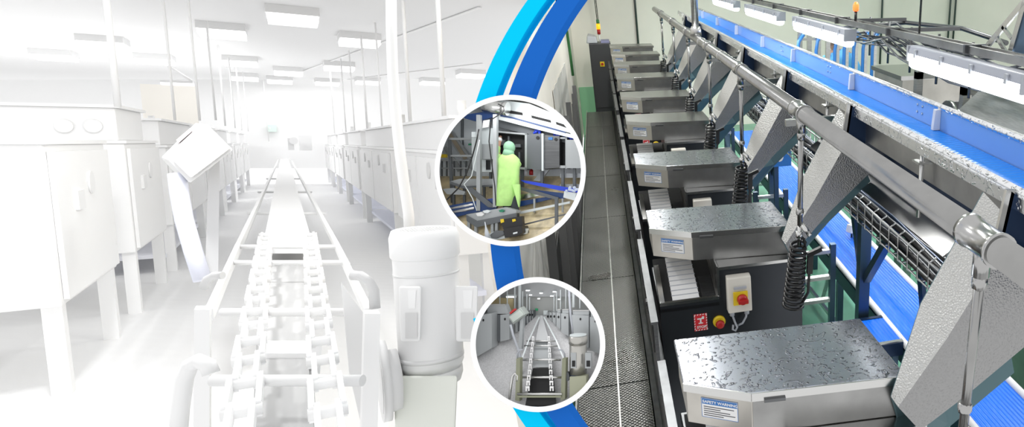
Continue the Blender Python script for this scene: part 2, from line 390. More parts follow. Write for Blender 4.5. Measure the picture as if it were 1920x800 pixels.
    # side guard facing the walkway
    sg = t.part('side_guard', MB().box(.118, .135, -.70, .40, 1.25, 1.66).box(.105, .14, -.70, .40, 1.655, 1.668), STEELD)
    t.part('guard_slot', MB().box(.112, .1185, -.62, -.30, 1.45, 1.60).box(.112, .1185, -.20, .30, 1.45, 1.60), BLACKM, sg)
    t.part('hinge', MB().box(.10, .125, -.46, -.42, 1.62, 1.66).cyl((.105, -.47, 1.645), (.105, -.41, 1.645), .010), BLACK, sg)
    t.part('lower_side', MB().box(.14, .16, -.70, .45, .5, 1.4), STEELD)
    for x in (.2, .88):
        for y in (-.44, .05): t.part('leg', MB().box(x - .02, x + .02, y - .02, y + .02, .03, .55).lathe((x, y, 0), [(.035, 0), (.035, .015), (.015, .03)], 14), STEEL)
    return t.o
Y0 = [2.2, 3.65, 4.92, 6.34, 7.57, 8.95, 10.12, 11.3, 12.48]
seen = ['with drops standing all over its steel lid, nearest to the camera', 'with STOP sticker and isolator in full view, second from the camera', 'third from the camera, isolator half hidden by the second lid']
labs = ['stainless grading machine ' + s for s in seen] + ['stainless grading machine, %s in the row along the walkway' % s for s in ('fourth', 'fifth', 'sixth', 'seventh')] + ['stainless grading machine last but one, toward the back wall', 'stainless grading machine at the far end beside the grey cabinet']
wetm = make_machine(LIDM, labs[0]); drym = make_machine(LIDF, labs[3])
for i, y in enumerate(Y0):
    src = wetm if i < 3 else drym
    o = src if i in (0, 3) else copy_tree(src, label=labs[i])
    o['label'] = labs[i]; o.location = (.5, y, 0)

# ---- big air pipe with tees, droppers and a hanger
PX_, PZ = .8, 2.71
t = Thing('air_pipe', 'thick stainless pipe running above the machine row with thin droppers', 'pipe', (PX_, 5, PZ))
t.part('pipe', MB().cyl((PX_, .7, PZ), (PX_, 10.2, PZ), .035, 28), PIPEM)
DR = [1.235, 2.72, 4.02, 5.25, 6.5, 7.8, 9.2]
for y in DR:
    t.part('tee', MB().lathe((PX_, y - .07, PZ), [(.042, 0), (.042, .014), (.038, .02), (.038, .12), (.042, .126), (.042, .14)], 24, 'y').cyl((PX_, y, PZ), (PX_, y, PZ - .09), .021), PIPET)
    zb = 2.19
    d = t.part('dropper', MB().cyl((PX_, y, PZ - .06), (PX_ - .006, y - .004, zb), .0125, 14), PIPEM)
    t.part('union', MB().lathe((PX_, y, PZ - .12), [(.019, 0), (.019, .025), (.015, .035)], 8), PIPET, d)
    t.part('union', MB().lathe((PX_ - .005, y, zb + .05), [(.016, 0), (.019, .008), (.019, .022), (.016, .03)], 8), PIPET, d)
    t.part('elbow', MB().tube([(PX_ - .006, y, zb + .01), (PX_ + .02, y - .02, zb - .02), (PX_ + .035, y - .03, zb - .045)], .012, 10).cyl((PX_ - .006, y, zb), (PX_ - .008, y, zb - .10), .010).lathe((PX_ - .008, y, zb - .06), [(.017, 0), (.017, .03)], 10), STEELB, d)
for y in (4.65, 5.6): t.part('collar', MB().lathe((PX_, y, PZ), [(.038, 0), (.040, .008), (.038, .016)], 24, 'y'), STEELB)
t.part('hanger', MB().cyl((PX_, 5.93, PZ), (PX_, 5.93, 4.59), .03, 18).lathe((PX_, 5.93, PZ + .02), [(.05, 0), (.045, .06), (.036, .08)], 20).lathe((PX_, 5.93, PZ + .33), [(.034, 0), (.034, .05)], 20), STEEL)
# ---- coiled hoses
def coil(y):
    t = Thing('coiled_hose', 'black coiled air hose', 'hose', (PX_, y, 1.78), group='coiled air hoses hanging from the droppers')
    n = 13; pts = []
    for i in range(n * 12 + 1):
        a = 2 * PI * i / 12; f = i / (n * 12); r = .034 + .014 * f
        pts.append((PX_ - .012 - .028 * f + r * math.cos(a), y + r * math.sin(a), 2.10 - .32 * f + .002 * math.sin(a)))
    t.part('coil', MB().tube(pts, .0078, 7), BLACK)
    t.part('hose_tail', MB().tube([(PX_ - .008, y, 2.14), (PX_ + .012, y - .005, 2.12), (PX_ + .02, y, 2.09), (PX_ + .012, y, 2.07)], .007, 8).tube([pts[-1], (PX_ - .01, y - .03, 1.79), (PX_ + .025, y - .035, 1.86), (PX_ + .035, y - .02, 1.98)], .007, 8), BLACK)
    g = t.part('air_gun', MB().bar((PX_ + .035, y - .02, 1.95), (PX_ + .04, y - .02, 2.05), .02, .026).bar((PX_ + .025, y - .02, 2.045), (PX_ + .09, y - .03, 2.075), .022, .02), GREYP if False else BLACK)
    return t.o
hs = ['on the nearest dropper at the bottom right corner', 'over the second machine, the one with a grip in full view', 'on the third dropper beside the third machine', 'on the fourth dropper, right of the fourth machine', 'on the fifth dropper along the pipe', 'on the sixth dropper along the pipe', 'on the farthest dropper near the back wall']
c0 = coil(DR[0]); c0['label'] = 'black coiled air hose ' + hs[0]
for y, s in zip(DR[1:], hs[1:]):
    o = copy_tree(c0, label='black coiled air hose ' + s); o.location = (PX_, y, 1.78)

# ---- feed chutes from the upper conveyor
def chute(q0=(.05, -.08), q1=(.22, .075), q2=(.50, .30), o2=(.05, .13, -.15)):
    t = Thing('feed_chute', 'x', 'chute', (.83, 0, 1.93), group='embossed feed chutes above the machines')
    B = Vector((.83, 0, 1.93))
    f0, f1 = B + Vector((0, 0, 0)), B + Vector((.37, 0, .60))
    a0, a1 = B + Vector((-.012, .035, .02)), B + Vector((.335, .15, .67))
    l0, l1 = B + Vector((q0[0], 0, q0[1])), B + Vector((q2[0], 0, q2[1]))
    fm, am, lm = B + Vector((.16, 0, .235)), B + Vector((.125, .13, .30)), B + Vector((q1[0], 0, q1[1]))
    th = Vector((.002, .003, -.004))
    top = MB()
    for q in ([f0, fm, am, a0], [fm, f1, a1, am]): top.prism(q, th)
    t.part('slide_face', top, EMB)
    side = MB()
    for q in ([f0, l0, lm, fm], [fm, lm, l1, f1]): side.prism(q, (0, .004, 0))
    t.part('side_plate', side, SMOOTHCH)
    o2 = Vector(o2)
    back = MB()
    for q in ([a0, l0 + o2, lm + o2, am], [am, lm + o2, l1 + o2, a1]): back.prism(q, (0, .004, 0))
    t.part('far_plate', back, TEAL)
    t.part('mount', MB().bar(f1 + Vector((-.05, .03, -.05)), f1 + Vector((.015, .03, .02)), .02, .02), STEELB)
    return t.o
cl = ['at the bottom right, largest and nearest', 'crossing the middle, second from the camera', 'third from the camera, beside the long pipe', 'fourth from the camera under the pipe', 'fifth from the camera', 'sixth from the camera', 'seventh, farthest by the back wall']
for i, y in enumerate([1.7, 3.13, 4.31, 5.70, 7.0, 8.35, 9.65]):
    if i == 0: o = chute((.087, -.114), (.254, -.004), (.50, .18), (.03, .13, -.23))
    elif i == 1: ch = o = chute((.03, -.07), (.235, .15), (.47, .36), (.05, .13, -.10))
    else: o = copy_tree(ch)
    o['label'] = 'embossed steel feed chute ' + cl[i]; o.location = (.83, y - .02, 1.93)

# ---- upper belt conveyor
t = Thing('belt_conveyor', 'upper conveyor with wet blue belt between steel rails, running the whole row', 'conveyor', (1.35, 6, 2.4))
ya, yb = .9, 10.6
t.part('belt', MB().box(1.252, 1.485, ya, yb, 2.555, 2.575), BELT)
t.part('near_rail', MB().box(1.17, 1.215, ya, yb, 2.60, 2.642).cyl((1.192, ya, 2.645), (1.192, yb, 2.645), .018, 12), RAILM)
t.part('near_skirt', MB().box(1.235, 1.25, ya, yb, 2.47, 2.599), HOPM)
t.part('under_beam', MB().box(1.36, 1.46, ya, yb, 2.30, 2.43), NAVY)
gw = t.part('guard_wall', MB().box(1.49, 1.50, ya, yb, 2.55, 2.675), BLUEW)
t.part('top_rail', MB().cyl((1.497, ya, 2.682), (1.497, yb, 2.682), .014, 12), RAILM, gw)
t.part('outer_skirt', MB().box(1.505, 1.53, ya, yb, 2.42, 2.66), STEEL)
for px in (1318, 1345, 1381, 1430, 1487, 1597, 1756):
    py = {1318: 36, 1345: 48, 1381: 62, 1430: 85, 1487: 110, 1597: 152, 1756: 222}[px]
    y = wx(px, py, 1.475).y
    t.part('white_block', MB().hexa([(1.455, y - .012, 2.577), (1.489, y - .012, 2.577), (1.489, y + .012, 2.577), (1.455, y + .012, 2.577), (1.462, y - .012, 2.672), (1.489, y - .012, 2.672), (1.489, y + .012, 2.672), (1.462, y + .012, 2.672)]), WHITEP)
for y in (2.95, 4.35, 5.6):
    b = MB()
    for dy in (0, .055):
        for z in (2.615, 2.65): b.lathe((1.49, y + dy, z), [(.007, 0), (.006, -.005)], 10, 'x')
    t.part('bolt', b, STEELB)
for y in (1.655, 3.05, 4.25, 5.6, 6.9, 8.2, 9.5):
    br = t.part('bracket', MB().prism([(1.13, y, 2.50), (1.15, y, 2.66), (1.235, y, 2.60), (1.235, y, 2.44)], (0, .012, 0)), NAVY)
    t.part('bracket_edge', MB().bar((1.125, y + .006, 2.49), (1.148, y + .006, 2.665), .012, .03), STEELB, br)
for y in (2.35, 3.55, 4.75, 6.1, 7.4): t.part('hanger_rod', MB().cyl((1.20, y, 2.62), (1.20, y, 2.32), .010, 10).box(1.17, 1.23, y - .03, y + .03, 2.555, 2.562).lathe((1.20, y, 2.44), [(.018, 0), (.018, .02)], 10), STEELB)
for y in (3.0, 4.3, 5.6, 7.0): t.part('cross_bar', MB().bar((.9, y + .35, 2.52), (1.26, y + .35, 2.53), .03, .035), STEEL)
for y in (3.84, 6.4, 9.0):
    t.part('post', MB().box(1.535, 1.61, y - .035, y + .035, 0, 2.42), FRAMEB)
    t.part('brace', MB().bar((1.58, y - .04, 1.30), (1.58, y - .48, 1.86), .05, .05).bar((1.58, y - .45, 1.84), (1.58, y + .6, 1.84), .05, .04), FRAMEB)
for y in (3.4, 4.6, 5.9): t.part('angle_strut', MB().bar((1.86, y + .02, 1.0), (1.72, y, 1.9), .05, .03).bar((1.86, y - .02, 1.0), (1.95, y, 1.75), .05, .03), NAVY)

# ---- wire basket tray under the conveyor with black cables in it
t = Thing('wire_tray', 'wire basket cable tray full of dark cables, under the upper conveyor', 'cable tray', (1.36, 4, 1.95))
w = MB()
for x, z in ((1.27, 2.10), (1.27, 2.03), (1.28, 1.97), (1.35, 1.965), (1.42, 1.965), (1.48, 1.97), (1.49, 2.03), (1.49, 2.10)): w.cyl((x, 2.1, z), (x, 8.6, z), .005, 6)
t.part('long_wires', w, STEEL)
for k in range(60):
    y = 2.14 + k * .107
    t.part('loop', MB().tube([(1.30, y, 2.12), (1.268, y, 2.10), (1.268, y, 1.975), (1.285, y, 1.96), (1.475, y, 1.96), (1.492, y, 1.975), (1.492, y, 2.10)], .0042, 6), STEEL)
for k in range(16):
    x0 = 1.295 + (k % 8) * .026
    t.part('cable', MB().tube([(x0 + random.uniform(-.012, .012), 2.0 + j * .33, 1.985 + .045 * (k // 8) + random.uniform(0, .04)) for j in range(20)], random.uniform(.012, .018), 7), [BLACK, CABL, BLACK, NAVY][k % 4])
# sheet cover lying beside the tray
solo('drip_cover', MB().hexa([(1.30, 2.3, 2.15), (1.30, 4.2, 2.15), (1.305, 4.2, 2.145), (1.305, 2.3, 2.145), (1.47, 2.3, 2.27), (1.47, 4.2, 2.27), (1.475, 4.2, 2.265), (1.475, 2.3, 2.265)]), HOPM, 'sloping clear-edged steel drip cover just under the upper conveyor beam', 'cover', (1.38, 3.2, 2.15))

# ---- lower blue conveyor and the short cross conveyor
t = Thing('lower_conveyor', 'long blue belt conveyor low down over the green floor', 'conveyor', (1.92, 6, 0))
t.part('belt', MB().box(1.74, 2.12, 2.0, 9.6, .965, .985), BELTX)
t.part('edge_roll', MB().cyl((1.72, 2.0, .985), (1.72, 9.6, .985), .024, 12), WHITEP)
t.part('far_roll', MB().cyl((2.14, 2.0, .985), (2.14, 9.6, .985), .024, 12), WHITEP)
for x in (1.70, 2.125): t.part('side_beam', MB().box(x, x + .035, 2.0, 9.6, .84, .955), NAVY)
for y in (2.7, 4.7, 6.7, 8.7):
    for x in (1.72, 2.14): t.part('leg', MB().box(x - .025, x + .025, y - .025, y + .025, 0, .84), FRAMEB)
    t.part('stretcher', MB().bar((1.72, y, .42), (2.14, y, .42), .03).bar((1.72, y, .42), (1.72, y + 1.9, .30), .03) if y < 8 else MB().bar((1.72, y, .42), (2.14, y, .42), .03), STEEL)
t = Thing('cross_conveyor', 'short blue ribbed belt conveyor ending behind the nearest wet lid', 'conveyor', (1.75, 3.6, 0))
t.part('belt', MB().box(1.30, 1.69, 3.44, 3.74, 1.0, 1.02), BELTX)
for y in (3.40, 3.742): t.part('side_rail', MB().box(1.30, 1.69, y, y + .03, .93, 1.025), NAVY)
t.part('edge_strip', MB().box(1.30, 1.69, 3.405, 3.43, 1.025, 1.035), STEELB)
for x in (1.38, 1.64): t.part('leg', MB().box(x - .02, x + .02, 3.40, 3.44, 0, .93), FRAMEB)
p = wz(1597, 430, 1.06)
t = Thing('sensor_box', 'small white sensor box on a stalk beside the lower blue belt', 'sensor', (p.x, p.y, .985))
t.part('housing', MB().box(-.05, .05, -.035, .035, 0, .075).xf(Matrix.Translation(Vector((p.x, p.y, 1.03))) @ Matrix.Rotation(.5, 4, 'Z') @ Matrix.Rotation(.25, 4, 'Y')), WHITEP, bevel=.008)
t.part('stalk', MB().cyl((p.x, p.y, .985), (p.x, p.y, 1.05), .01), STEELD)
p = wx(1457, 292, 1.40)
t = Thing('number_plate', 'blue plate with white 90 at the end of the low conveyor', 'sign', p)
t.part('plate', MB().box(p.x - .13, p.x + .13, p.y, p.y + .03, p.z - .10, p.z + .10), mat('blue_plate', (.02, .16, .5), .4))
tm, w = text_mb('90', .15, (p.x - .09, p.y - .004, p.z - .05), (1, 0, 0), (0, 0, 1), .002, .003); t.part('lettering', tm, PAPER)
t.part('post', MB().box(p.x - .02, p.x + .02, p.y + .03, p.y + .06, 0, p.z), FRAMEB)

# ---- light steel leg frames standing between the machines and the low conveyor
def leg_frame(x, y, label):
    t = Thing('leg_frame', label, 'frame', (x, y, 0), group='steel leg frames behind the machines')
    for dx in (0, .30):
        t.part('leg', MB().box(x + dx - .022, x + dx + .022, y - .022, y + .022, .03, 1.28).lathe((x + dx, y, 0), [(.05, 0), (.05, .012), (.02, .03)], 14), FRAMEB)
    t.part('rail', MB().bar((x - .25, y, 1.0), (x + .3, y, 1.0), .04, .03).bar((x - .25, y, .80), (x + .3, y, .80), .04, .03).bar((x, y, 1.22), (x + .3, y, 1.22), .03), STEEL)
    t.part('brace', MB().bar((x + .3, y, 1.1), (x + .38, y + .5, .5), .025).bar((x + .3, y, .55), (x + .40, y, .55), .03), STEEL)
for i, (y, s) in enumerate([(4.5, 'nearest, with round foot on the green floor'), (5.9, 'second, behind the third machine'), (7.2, 'third, behind the fourth machine'), (8.6, 'farthest along the row')]):
    leg_frame(1.28, y, 'grey steel leg frame with two rails, ' + s)

# ---- fluorescent fittings and the carrier rail above them
for i, (ya, yb, s) in enumerate([(2.86, 4.16, 'nearest, at the right edge'), (5.42, 7.0, 'second from the right'), (7.7, 9.45, 'third from the right'), (10.3, 12.2, 'farthest, smallest in the frame')]):
    t = Thing('fluorescent_lamp', 'lit fluorescent batten lamp under the steel rail, ' + s, 'lamp', (2.0, (ya + yb) / 2, 2.7), group='fluorescent battens over the conveyors')
    X = 2.02
    t.part('diffuser', MB().prism([(X - .05, ya + .01, 2.748), (X + .05, ya + .01, 2.748), (X + .045, ya + .01, 2.67), (X + .02, ya + .01, 2.65), (X - .02, ya + .01, 2.65), (X - .045, ya + .01, 2.67)], (0, yb - ya - .02, 0)), TUBE)
    t.part('housing', MB().prism([(X - .055, ya, 2.75), (X + .055, ya, 2.75), (X + .04, ya, 2.80), (X - .04, ya, 2.80)], (0, yb - ya, 0)), LAMPH, bevel=.006)
    for k in range(4):
        y = ya + .12 + k * (yb - ya - .24) / 3
        t.part('clip', MB().box(X - .066, X - .05, y - .012, y + .012, 2.735, 2.785), GREYP)
    for y in (ya - .02, yb): t.part('end_cap', MB().box(X - .055, X + .055, y, y + .02, 2.70, 2.80), GREYP)
    area('lamp_light', (X, (ya + yb) / 2, 2.645), RX(0), .08, yb - ya - .1, 30, (.93, .97, 1))
t = Thing('carrier_rail', 'long steel channel rail carrying the fluorescent lamps', 'rail', (2.12, 7, 2.8))
t.part('channel', MB().box(2.075, 2.145, 1.6, 12.4, 2.815, 2.845).box(2.06, 2.075, 1.6, 12.4, 2.815, 2.86).box(2.145, 2.16, 1.6, 12.4, 2.815, 2.86), HOPM)
for k in range(9): t.part('joint', MB().box(2.04, 2.18, 2.4 + k * 1.15, 2.42 + k * 1.15, 2.81, 2.866), STEELD)
for y in (4.3, 9.0): t.part('hanger_rod', MB().cyl((2.11, y, 2.86), (2.11, y, 4.59), .008, 8), STEELD)
# hanging cable tangle under and behind the rail
t = Thing('cable_bundle', 'tangle of dark cables hanging behind the lamp rail', 'cables', (2.45, 4.8, 2.5))
random.seed(4)
for k in range(20):
    pts = []; x0 = random.uniform(2.26, 2.62); z0 = random.uniform(2.60, 2.78)
    for j in range(9): pts.append((x0 + random.uniform(-.05, .05), 3.5 + j * .36, z0 + random.uniform(-.05, .04) - .05 * math.sin(j * PI / 4)))
    t.part('cable', MB().tube(pts, .009, 6), [CABL, STEELD, CABL][k % 3])
for k in range(5): t.part('tie_rod', MB().cyl((2.24 + .05 * k, 3.8 + k * .55, 2.50), (2.24 + .05 * k, 3.8 + k * .55, 2.85), .010, 6), STEELD)
t.part('loop_rail', MB().tube([(2.45, 6.3, 2.74), (2.75, 5.9, 2.80), (2.95, 5.2, 2.80), (3.0, 4.6, 2.74)], .02, 8), STEELD)
t.part('cross_arm', MB().bar((2.17, 4.9, 2.83), (2.75, 4.9, 2.83), .03), STEELD); t.part('cross_arm', MB().bar((2.17, 5.9, 2.83), (2.75, 5.9, 2.83), .03), STEELD)

# orange beacon on the rail
p = wx(1606, 47, 2.12); y = p.y
t = Thing('beacon_light', 'orange lit beacon on a thin stem above the lamp rail', 'beacon', (2.11, y, 2.845))
t.part('stem', MB().cyl((2.11, y, 2.846), (2.11, y, 2.935), .012), BLACK)
t.part('lens', MB().lathe((2.11, y, 2.935), [(.02, 0), (.026, .01), (.026, .05), (.012, .075)], 14), ORANGE)

# triangular drive bracket at the right edge
t = Thing('drive_bracket', 'triangular steel bracket with cut-out holes at the top right edge', 'bracket', (2.3, 3.3, 2.87))
BX = 2.2
def bp(px, py): return wx(px, py, BX)
outer = [bp(*q) for q in ((1838, 98), (1918, 8), (1960, -38), (1960, 128), (1885, 112))]
ho = [(1890, 55), (1906, 30), (1906, 55), (1896, 78)]
def strip(a, b, w): return MB().bar(bp(*a), bp(*b), .012, w)
t.part('plate', MB().bar(bp(1845, 94), bp(1930, -8), .014, .035).bar(bp(1845, 98), bp(1900, 112), .014, .035).bar(bp(1892, 108), bp(1922, 5), .014, .04).bar(bp(1880, 50), bp(1897, 72), .014, .02).bar(bp(1868, 68), bp(1888, 100), .014, .022), STEELB)
a, b, c, d = bp(1893, 108), bp(1922, 8), bp(1990, 8), bp(1990, 122)
t.part('side_box', MB().prism([a, b, c, d], (.25, 0, 0)), mat('blue_grey_panel', (.10, .16, .24), .3, .7))

# ---- machinery across the conveyor
t = Thing('steel_hopper', 'wide low stainless bin behind the guard wall, left of the lamp', 'bin', (3.4, 6, 0))
q = [wy(*s) for s in ((1612, 137, 6.2), (1728, 137, 6.2))]
t.part('body', MB().hexa([(2.75, 5.9, 1.2), (3.75, 5.9, 1.2), (3.75, 6.6, 1.2), (2.75, 6.6, 1.2), (2.75, 5.9, 2.27), (3.55, 5.9, 2.27), (3.55, 6.6, 2.27), (2.75, 6.6, 2.27)]), HOOD)
t.part('rim', MB().box(2.72, 3.6, 5.87, 6.63, 2.27, 2.31), STEELB)
for x in (2.85, 3.6):
    for yy in (6.0, 6.5): t.part('leg', MB().box(x - .03, x + .03, yy - .03, yy + .03, 0, 1.2), STEELD)
t = Thing('motor_frame', 'open steel frame holding a dark gear motor, below the nearest lamp', 'machine', (3.0, 5, 0))
for x in (2.62, 3.2):
    for yy in (4.5, 5.3): t.part('post', MB().box(x - .03, x + .03, yy - .03, yy + .03, 0, 2.45), STEEL)
t.part('top_rail', MB().box(2.59, 3.23, 4.47, 4.53, 2.38, 2.44).box(2.59, 3.23, 5.27, 5.33, 2.38, 2.44).box(2.59, 3.23, 4.47, 4.53, 1.95, 2.0), STEEL)
t.part('gear_motor', MB().cyl((2.65, 4.75, 2.16), (3.1, 4.75, 2.16), .12, 20).box(2.75, 3.0, 4.6, 4.9, 2.0, 2.16), STEELD)
t.part('cooling_cap', MB().cyl((2.62, 4.75, 2.16), (2.65, 4.75, 2.16), .13, 20), STEELB)
t.part('arm', MB().tube([(2.62, 4.4, 2.02), (2.66, 4.4, 2.2), (2.8, 4.4, 2.24), (2.95, 4.4, 2.16)], .02, 8), BLACK)
t.part('strut', MB().bar((2.62, 4.5, 1.9), (2.9, 4.5, 2.38), .05), STEELB)
for k in range(7): t.part('finger', MB().box(2.95 + k * .03, 2.965 + k * .03, 4.42, 4.44, 2.16, 2.30), STEELB)
t = Thing('steel_housing', 'tall stainless cabinet with a sloping top, at the right edge behind the guard wall', 'machine', (2.9, 3.9, 0))
t.part('body', MB().hexa([(2.5, 3.0, 0), (3.3, 3.0, 0), (3.3, 4.3, 0), (2.5, 4.3, 0), (2.5, 3.0, 2.30), (3.3, 3.0, 2.30), (3.3, 4.3, 2.30), (2.5, 4.3, 2.30)]), HOOD)
t.part('upper_panel', MB().hexa([(2.47, 2.97, 2.30), (3.33, 2.97, 2.30), (3.33, 4.33, 2.30), (2.47, 4.33, 2.30), (2.75, 2.97, 2.56), (3.33, 2.97, 2.56), (3.33, 4.30, 2.56), (2.75, 4.30, 2.56)]), STEEL)
t.part('trim_edge', MB().box(2.46, 2.5, 2.97, 4.33, 2.28, 2.31), STEELB)
t.part('dark_opening', MB().box(2.495, 2.52, 4.0, 4.3, 2.0, 2.25), BLACKM)

# guard posts by the far wall and the crouched worker behind
t = Thing('guard_posts', 'row of blue and steel upright posts below the far fluorescent lamps', 'frame', (3.2, 9, 0))
for k in range(9):
    px = 1500 + k * 17.5; p = wy(px, 62 + k * 2, 9.0)
    t.part('post', MB().box(p.x - .03, p.x + .03, 8.98, 9.03, 0, 2.45), STEEL)
    if k % 2 == 0 or k > 4: t.part('blue_guide', MB().tube([(p.x - .05, 8.95, 1.2), (p.x - .05, 8.95, 2.2), (p.x - .03, 8.95, 2.33), (p.x + .04, 8.95, 2.42)], .025, 8), mat('blue_guide', (.05, .22, .6), .3))
a = wy(1495, 70, 9.0); b = wy(1645, 84, 9.0)
t.part('rail', MB().bar((a.x, 9.0, 2.35), (b.x, 9.0, 2.35), .03, .03), STEEL)

# back wall conduits
for px, y0, y1, s in ((1190, -60, 80, 'thin conduit on the cream back wall, above the far machines'), (1655, -60, 60, 'thin conduit on the back wall, right of the orange beacon'), (1783, -60, 90, 'left one of the paired conduits near the top right'), (1793, -60, 90, 'right one of the paired conduits near the top right')):
    a = wy(px, 0, 14.25); 
    solo('wall_conduit', MB().cyl((a.x, 14.26, 4.58), (a.x, 14.26, 1.2), .022, 10), STEELD, s, 'conduit', (a.x, 14.26, 1.2))

# electrical cabinet with stack light
t = Thing('electrical_cabinet', 'tall narrow dark grey electrical cabinet at the end of the walkway', 'cabinet', (0, 13.4, .0))
t.part('body', MB().box(-.20, .19, 13.25, 13.65, .0, 1.94), mat('cabinet_grey', (.075, .075, .08), .4, .4), bevel=.01)
dr = t.part('door', MB().box(-.185, .175, 13.232, 13.249, .75, 1.92), mat('cabinet_grey', (.075, .075, .08)))
sw = t.part('switch_plate', MB().box(-.035, .045, 13.22, 13.232, 1.52, 1.61), YEL)
t.part('knob', MB().lathe((.005, 13.22, 1.565), [(.025, 0), (.02, -.03)], 16, 'y'), RED, sw)
sl = t.part('stack_light', MB().cyl((0, 13.3, 1.95), (0, 13.3, 2.10), .012), WHITEP)
t.part('red_lens', MB().cyl((0, 13.3, 2.10), (0, 13.3, 2.19), .03), RED, sl)
t.part('amber_lens', MB().cyl((0, 13.3, 2.19), (0, 13.3, 2.29), .036), AMBER, sl)
t.part('green_lens', MB().cyl((0, 13.3, 2.29), (0, 13.3, 2.36), .028), GREENP, sl)
t.part('feed_cable', MB().cyl((-.01, 13.3, 2.36), (-.06, 13.3, 4.58), .007, 6).cyl((.01, 13.3, 2.36), (-.02, 13.3, 4.58), .007, 6), BLACK)
solo('plastic_bundle', MB().loft([(-.24, 13.24, 1.945), (-.04, 13.24, 1.945), (-.04, 13.55, 1.945), (-.24, 13.55, 1.945)], [(-.22, 13.26, 2.08), (-.06, 13.26, 2.06), (-.05, 13.5, 2.07), (-.2, 13.5, 2.11)]), mat('pale_bundle', (.55, .56, .60), .4), 'folded pale plastic sheet lying on top of the grey cabinet', 'plastic sheet', (-.1, 13.4, 1.95), bevel=.02)
solo('parts_bin', MB().box(.02, .17, 13.25, 13.5, 1.945, 1.99), mat('lilac_bin', (.30, .30, .48), .5), 'small lilac bin on the right end of the cabinet top', 'bin', (.1, 13.4, 1.945))
# green down pipe at the left wall
p = wx(1064, 70, -.49)
solo('down_pipe', MB().tube([(-.48, 11.0, 2.52), (-.48, 11.4, 2.32), (-.48, 11.6, 2.0), (-.48, 11.7, 1.6)], .022, 10).cyl((-.485, 11.0, 2.52), (-.485, 11.0, 3.4), .022, 10), GREENP, 'green pipe running down the cream wall at the left', 'pipe', (-.48, 11.4, 1.6))
# milky sheets and dark poles leaning on the left wall
def leaning_sheet(y0, y1, z0, z1, lab):
    n = 14; a = []; b = []
    for i in range(n + 1):
        y = y0 + (y1 - y0) * i / n
        a.append(Vector((-.503 + .006 * math.sin(i * 1.9), y, z0))); b.append(Vector((-.509 + .006 * math.sin(i * 2.3), y, z1 - .1 * (i / n))))
    mb = MB()
    for i in range(n): mb.prism([a[i], a[i + 1], b[i + 1], b[i]], (-.004, 0, 0))
    solo('plastic_sheet', mb, SHEET, lab, 'plastic sheet', (-.46, (y0 + y1) / 2, z0), group='milky sheets leaning on the left wall')
leaning_sheet(7.3, 10.2, 0, 2.10, 'milky plastic sheet leaning on the left wall, farther one behind the poles')
leaning_sheet(3.2, 7.1, 0, 1.95, 'milky plastic sheet leaning on the left wall, nearer one between the round frames')
solo('dark_board', MB().hexa([(-.490, 5.1, 0), (-.480, 5.1, 0), (-.480, 6.8, 0), (-.490, 6.8, 0), (-.497, 5.1, 1.2), (-.487, 5.1, 1.2), (-.487, 6.8, 1.2), (-.497, 6.8, 1.2)]), mat('dark_board', (.03, .03, .032), .5), 'dark board leaning low on the left wall above the lower round picture', 'board', (-.46, 6, 0))
def pole(a, b, w, lab, m=mat('dark_pole', (.045, .045, .045), .45)): solo('metal_pole', MB().bar(a, b, w, w * .7), m, lab, 'pole', b, group='dark poles leaning on the left wall')
pl = [((-.40, 9.4, 1.55), (-.39, 8.3, 0)), ((-.41, 9.9, 1.60), (-.38, 9.0, 0)), ((-.42, 10.6, 1.60), (-.39, 9.6, 0)), ((-.43, 8.6, 1.72), (-.40, 7.4, 0)), ((-.43, 7.9, 1.70), (-.40, 6.9, 0)), ((-.42, 7.1, 1.55), (-.40, 6.2, 0)), ((-.43, 4.5, 1.8), (-.40, 3.7, 0)), ((-.43, 5.6, 1.6), (-.40, 4.6, 0)), ((-.43, 6.4, 1.5), (-.40, 5.4, 0))]
ps = ['tallest by the green dado', 'second along from the green dado', 'farthest one by the cabinet', 'right beside the upper round frame', 'just right of the worker picture', 'low one right of the worker picture', 'between the two round pictures, nearest', 'between the two round pictures, middle one', 'between the two round pictures, farthest']
for (a, b), s in zip(pl, ps): pole((a[0] - .015, a[1], a[2]), (b[0] - .03, b[1], b[2]), .058, 'dark flat metal pole leaning on the left wall, ' + s)
# ================================================================== LEFT: the conveyor hall, its washed-out haze painted in as near-white colours
GW = mat('hazed_white', (.94, .94, .94), .6); GP = mat('hazed_pale', (.88, .88, .88), .5); GG = mat('hazed_light_grey', (.80, .80, .80), .5)  # hall colours bleached, the white haze is put into them
GD = mat('hazed_grey', (.70, .70, .70), .5); GCR = mat('hazed_cream', (.95, .92, .86), .6); GBL = mat('hazed_pale_blue', (.80, .82, .93), .5)
GGN = mat('hazed_pale_green', (.78, .80, .74), .5); GT = mat('hazed_tread', (.88, .88, .88), .5, bump=ribs('DIAGONAL', .12, .3))
GLAMP = mat('hall_lamp_lens', (1, 1, 1), .4, emit=(1, 1, 1), es=1.5)
ZF, ZC, YB = -1.75, 2.6, 36.0
def edge(ylist, fn): return [fn(blue_mid(y), y) for y in ylist]
